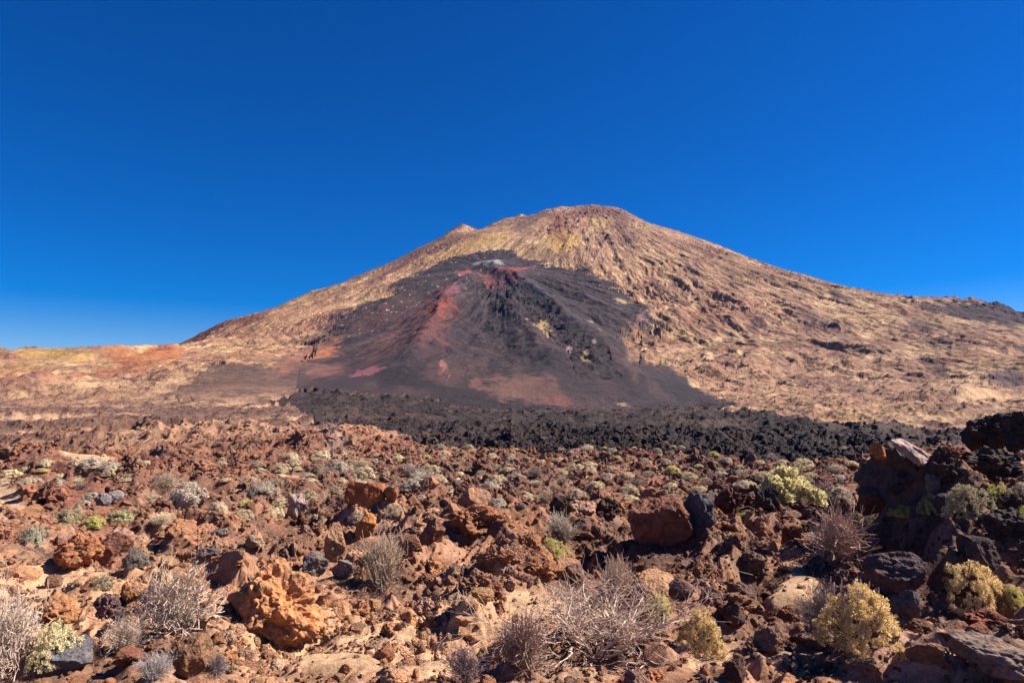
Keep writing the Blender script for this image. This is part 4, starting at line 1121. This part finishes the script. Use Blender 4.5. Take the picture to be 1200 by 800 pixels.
for px, py in spots:
    p = foot(px, py)
    r0 = math.hypot(p[0], p[1])
    if r0 < 17 or r0 > 88: continue
    zz = zones(np.array([p[0]]), np.array([p[1]]))
    if zz[1][0]: continue
    if any((p[0] - a) ** 2 + (p[1] - b) ** 2 < (c_ + .3) ** 2 for a, b, c_ in things_xy): continue
    k = int(rng.choice(6, p=cw))
    w = rng.uniform(.55, 1.3) * (1.5 if rng.random() < .15 else 1); h = w * rng.uniform(.26, .48)
    if r0 < 32: w = min(w, .030 * r0); h = min(h, w * .45)
    broom = rng.random() < .16
    # a far cushion can be told only by its colour and where on the field it stands
    side = ("left part" if px < 400 else "centre" if px < 800 else "right part")
    dep = "behind the near boulders" if r0 < 32 else "halfway to the black flow" if r0 < 55 else "near the edge of the black flow"
    c = np.array(CP[k][0]) * rng.uniform(.85, 1.12)
    rt = plant("cushion_shrub", 0, 0, w, h, 'cushion', c, STEMC, f"{CP[k][1]} cushion shrub, {side} of the field, {dep}", "shrub", f"{CP[k][1]} cushion shrubs, {side} of the field, {dep}", int(rng.integers(0, 4)), rng.uniform(0, 6.28), .46, .03, pos=p) if not broom else plant("dry_tuft", 0, 0, w, h, 'broom', c * .8, GREYB, f"{CP[k][1]} twiggy tuft, {side} of the field, {dep}", "shrub", f"{CP[k][1]} twiggy tufts, {side} of the field, {dep}", int(rng.integers(0, 3)), rng.uniform(0, 6.28), .6, .03, pos=p)

# ------------------------------------------------------------------ loose rocks: the largest are things, the rest is rubble
clear = np.ones(n, bool)
for a, b, c_ in things_xy:
    clear &= ((x - a) ** 2 + (y - b) ** 2 > (c_ + s * .45) ** 2) | (s < c_ * .22)
x, y, s, zc, colr, rot, scl, mid_, app, isk = (q[clear] for q in (x, y, s, zc, colr, rot, scl, mid_, app, isk))
u = x / y
vis = (np.abs(u) < .77) & (np.hypot(x, y) > 8.2)
order = np.argsort(-np.where(vis, app, 0))
NB = 240
big, rest = order[:NB], order[NB:]
anch = [(v[0], v[1], k) for k, v in hero_pos.items()]
def cname(c):
    r0, g0, b0 = c; L = r0 + g0 + b0; q = r0 / (b0 + 1e-4)
    if q > 4.2 and r0 > .24: return "orange"
    if q > 3.2: return "red-brown" if r0 > .12 else "dark red-brown"
    if L > .45: return "tan"
    if L < .16: return "blackish"
    return "brown" if q > 1.9 else "grey-brown"
used = {}
kn = list(MEDIUM.keys())
for i in big:
    k = kn[int(rng.choice(len(kn), p=[.26, .18, .26, .12, .12, .06]))]
    me = MEDIUM[k][int(rng.integers(0, 4))]
    o = link("lava_rock", me)
    o.location = (x[i], y[i], zc[i] + .02 * s[i]); o.scale = tuple(scl[i]); o.rotation_euler = (rng.normal(0, .35), rng.normal(0, .35), rot[i][2])
    colour(o, colr[i])
    ref = min(anch, key=lambda q: (q[0] - x[i]) ** 2 + (q[1] - y[i]) ** 2)
    du = x[i] / y[i] - ref[0] / ref[1]; dd = math.hypot(x[i], y[i]) - math.hypot(ref[0], ref[1])
    rel = ("left of" if du < 0 else "right of") if abs(du) * math.hypot(x[i], y[i]) > abs(dd) else ("in front of" if dd < 0 else "behind")
    short = ref[2].split(",")[0].split(" at ")[0].split(" between ")[0].split(" right ")[0].split(" left ")[0].split(" below ")[0].split(" behind ")[0].split(" on ")[0].split(" in ")[0].split(" under ")[0].split(" lying ")[0].split(" standing ")[0].split(" with ")[0].split(" above ")[0].split(" just ")[0].split(" low ")[0].split(" touching ")[0].split(" leaning ")[0].split(" overhanging ")[0].split(" among ")[0]
    key = (cname(colr[i]), k, rel, short)
    used.setdefault(key, []).append(o)
    o["category"] = "rock"; o["group"] = "loose lava rocks"
SHAPE = dict(angular="sharp-edged", blocky="blocky", clinker="pitted", rounded="rounded", knobbly="knobbly", slab="flat")
ORD = ["largest", "second largest", "third largest", "fourth largest", "fifth largest", "sixth largest", "seventh largest", "eighth largest", "ninth largest"]
for (cn, k, rel, short), os_ in used.items():
    os_.sort(key=lambda o: -o.scale.x / math.hypot(o.location.x, o.location.y))
    for j, o in enumerate(os_):
        pre = "" if len(os_) == 1 else ORD[min(j, 8)] + " "
        o["label"] = f"{pre}{cn} {SHAPE[k]} lava rock {rel} the {short}"

src = bpy.data.collections.new("rubble_sources")
for i, me in enumerate(SMALL):
    so = bpy.data.objects.new("rubble_stone", me); src.objects.link(so)
me = bpy.data.meshes.new("rubble_points")
R = rest
me.vertices.add(len(R)); me.vertices.foreach_set("co", np.stack([x[R], y[R], zc[R]], 1).astype(np.float32).ravel())
def vattr(nm, ty, arr, f):
    a = me.attributes.new(nm, ty, 'POINT'); a.data.foreach_set(f, np.ascontiguousarray(arr).ravel())
vattr("rot", 'FLOAT_VECTOR', rot[R].astype(np.float32), "vector")
vattr("scl", 'FLOAT_VECTOR', scl[R].astype(np.float32), "vector")
vattr("idx", 'INT', mid_[R].astype(np.int32), "value")
vattr("rock_colour", 'FLOAT_COLOR', np.concatenate([colr[R], np.ones((len(R), 1))], 1).astype(np.float32), "color")
ro = link("rubble", me); ro["kind"] = "stuff"; ro["label"] = "loose reddish and black lava rubble covering the field"; ro["category"] = "rubble"
ng = bpy.data.node_groups.new("scatter_rubble", 'GeometryNodeTree')
ng.interface.new_socket("Geometry", in_out='INPUT', socket_type='NodeSocketGeometry'); ng.interface.new_socket("Geometry", in_out='OUTPUT', socket_type='NodeSocketGeometry')
gi = ng.nodes.new("NodeGroupInput"); go = ng.nodes.new("NodeGroupOutput")
m2p = ng.nodes.new("GeometryNodeMeshToPoints"); iop = ng.nodes.new("GeometryNodeInstanceOnPoints"); ci = ng.nodes.new("GeometryNodeCollectionInfo")
ci.inputs["Collection"].default_value = src; ci.inputs["Separate Children"].default_value = True; ci.inputs["Reset Children"].default_value = True
def nattr(nm, ty):
    n_ = ng.nodes.new("GeometryNodeInputNamedAttribute"); n_.data_type = ty; n_.inputs["Name"].default_value = nm; return n_.outputs["Attribute"]
iop.inputs["Pick Instance"].default_value = True
L_ = ng.links
L_.new(gi.outputs[0], m2p.inputs["Mesh"]); L_.new(m2p.outputs[0], iop.inputs["Points"]); L_.new(ci.outputs[0], iop.inputs["Instance"])
L_.new(nattr("idx", 'INT'), iop.inputs["Instance Index"]); L_.new(nattr("rot", 'FLOAT_VECTOR'), iop.inputs["Rotation"]); L_.new(nattr("scl", 'FLOAT_VECTOR'), iop.inputs["Scale"])
L_.new(iop.outputs[0], go.inputs[0])
md = ro.modifiers.new("scatter", 'NODES'); md.node_group = ng
print("rocks", len(big), "rubble", len(R), "cushions", sum(1 for o in scene.objects if o.name.startswith("cushion_shrub")))

# ------------------------------------------------------------------ the air between
hb = bmesh.new(); bmesh.ops.create_cube(hb, size=1.0)
hme = bpy.data.meshes.new("haze"); hb.to_mesh(hme); hb.free()
hz = link("haze", hme); hz["kind"] = "stuff"
hz.scale = (64000, 64000, 2400); hz.location = (0, 0, 1250 - 1200)
hm = bpy.data.materials.new("haze"); hm.use_nodes = True
hn = hm.node_tree; hn.nodes.clear()
ho = hn.nodes.new("ShaderNodeOutputMaterial"); hv = hn.nodes.new("ShaderNodeVolumePrincipled")
hv.inputs["Color"].default_value = (.16, .44, 1.0, 1); hv.inputs["Density"].default_value = 0.9e-5; hv.inputs["Anisotropy"].default_value = 0.2
hn.links.new(hv.outputs[0], ho.inputs["Volume"]); hme.materials.append(hm)
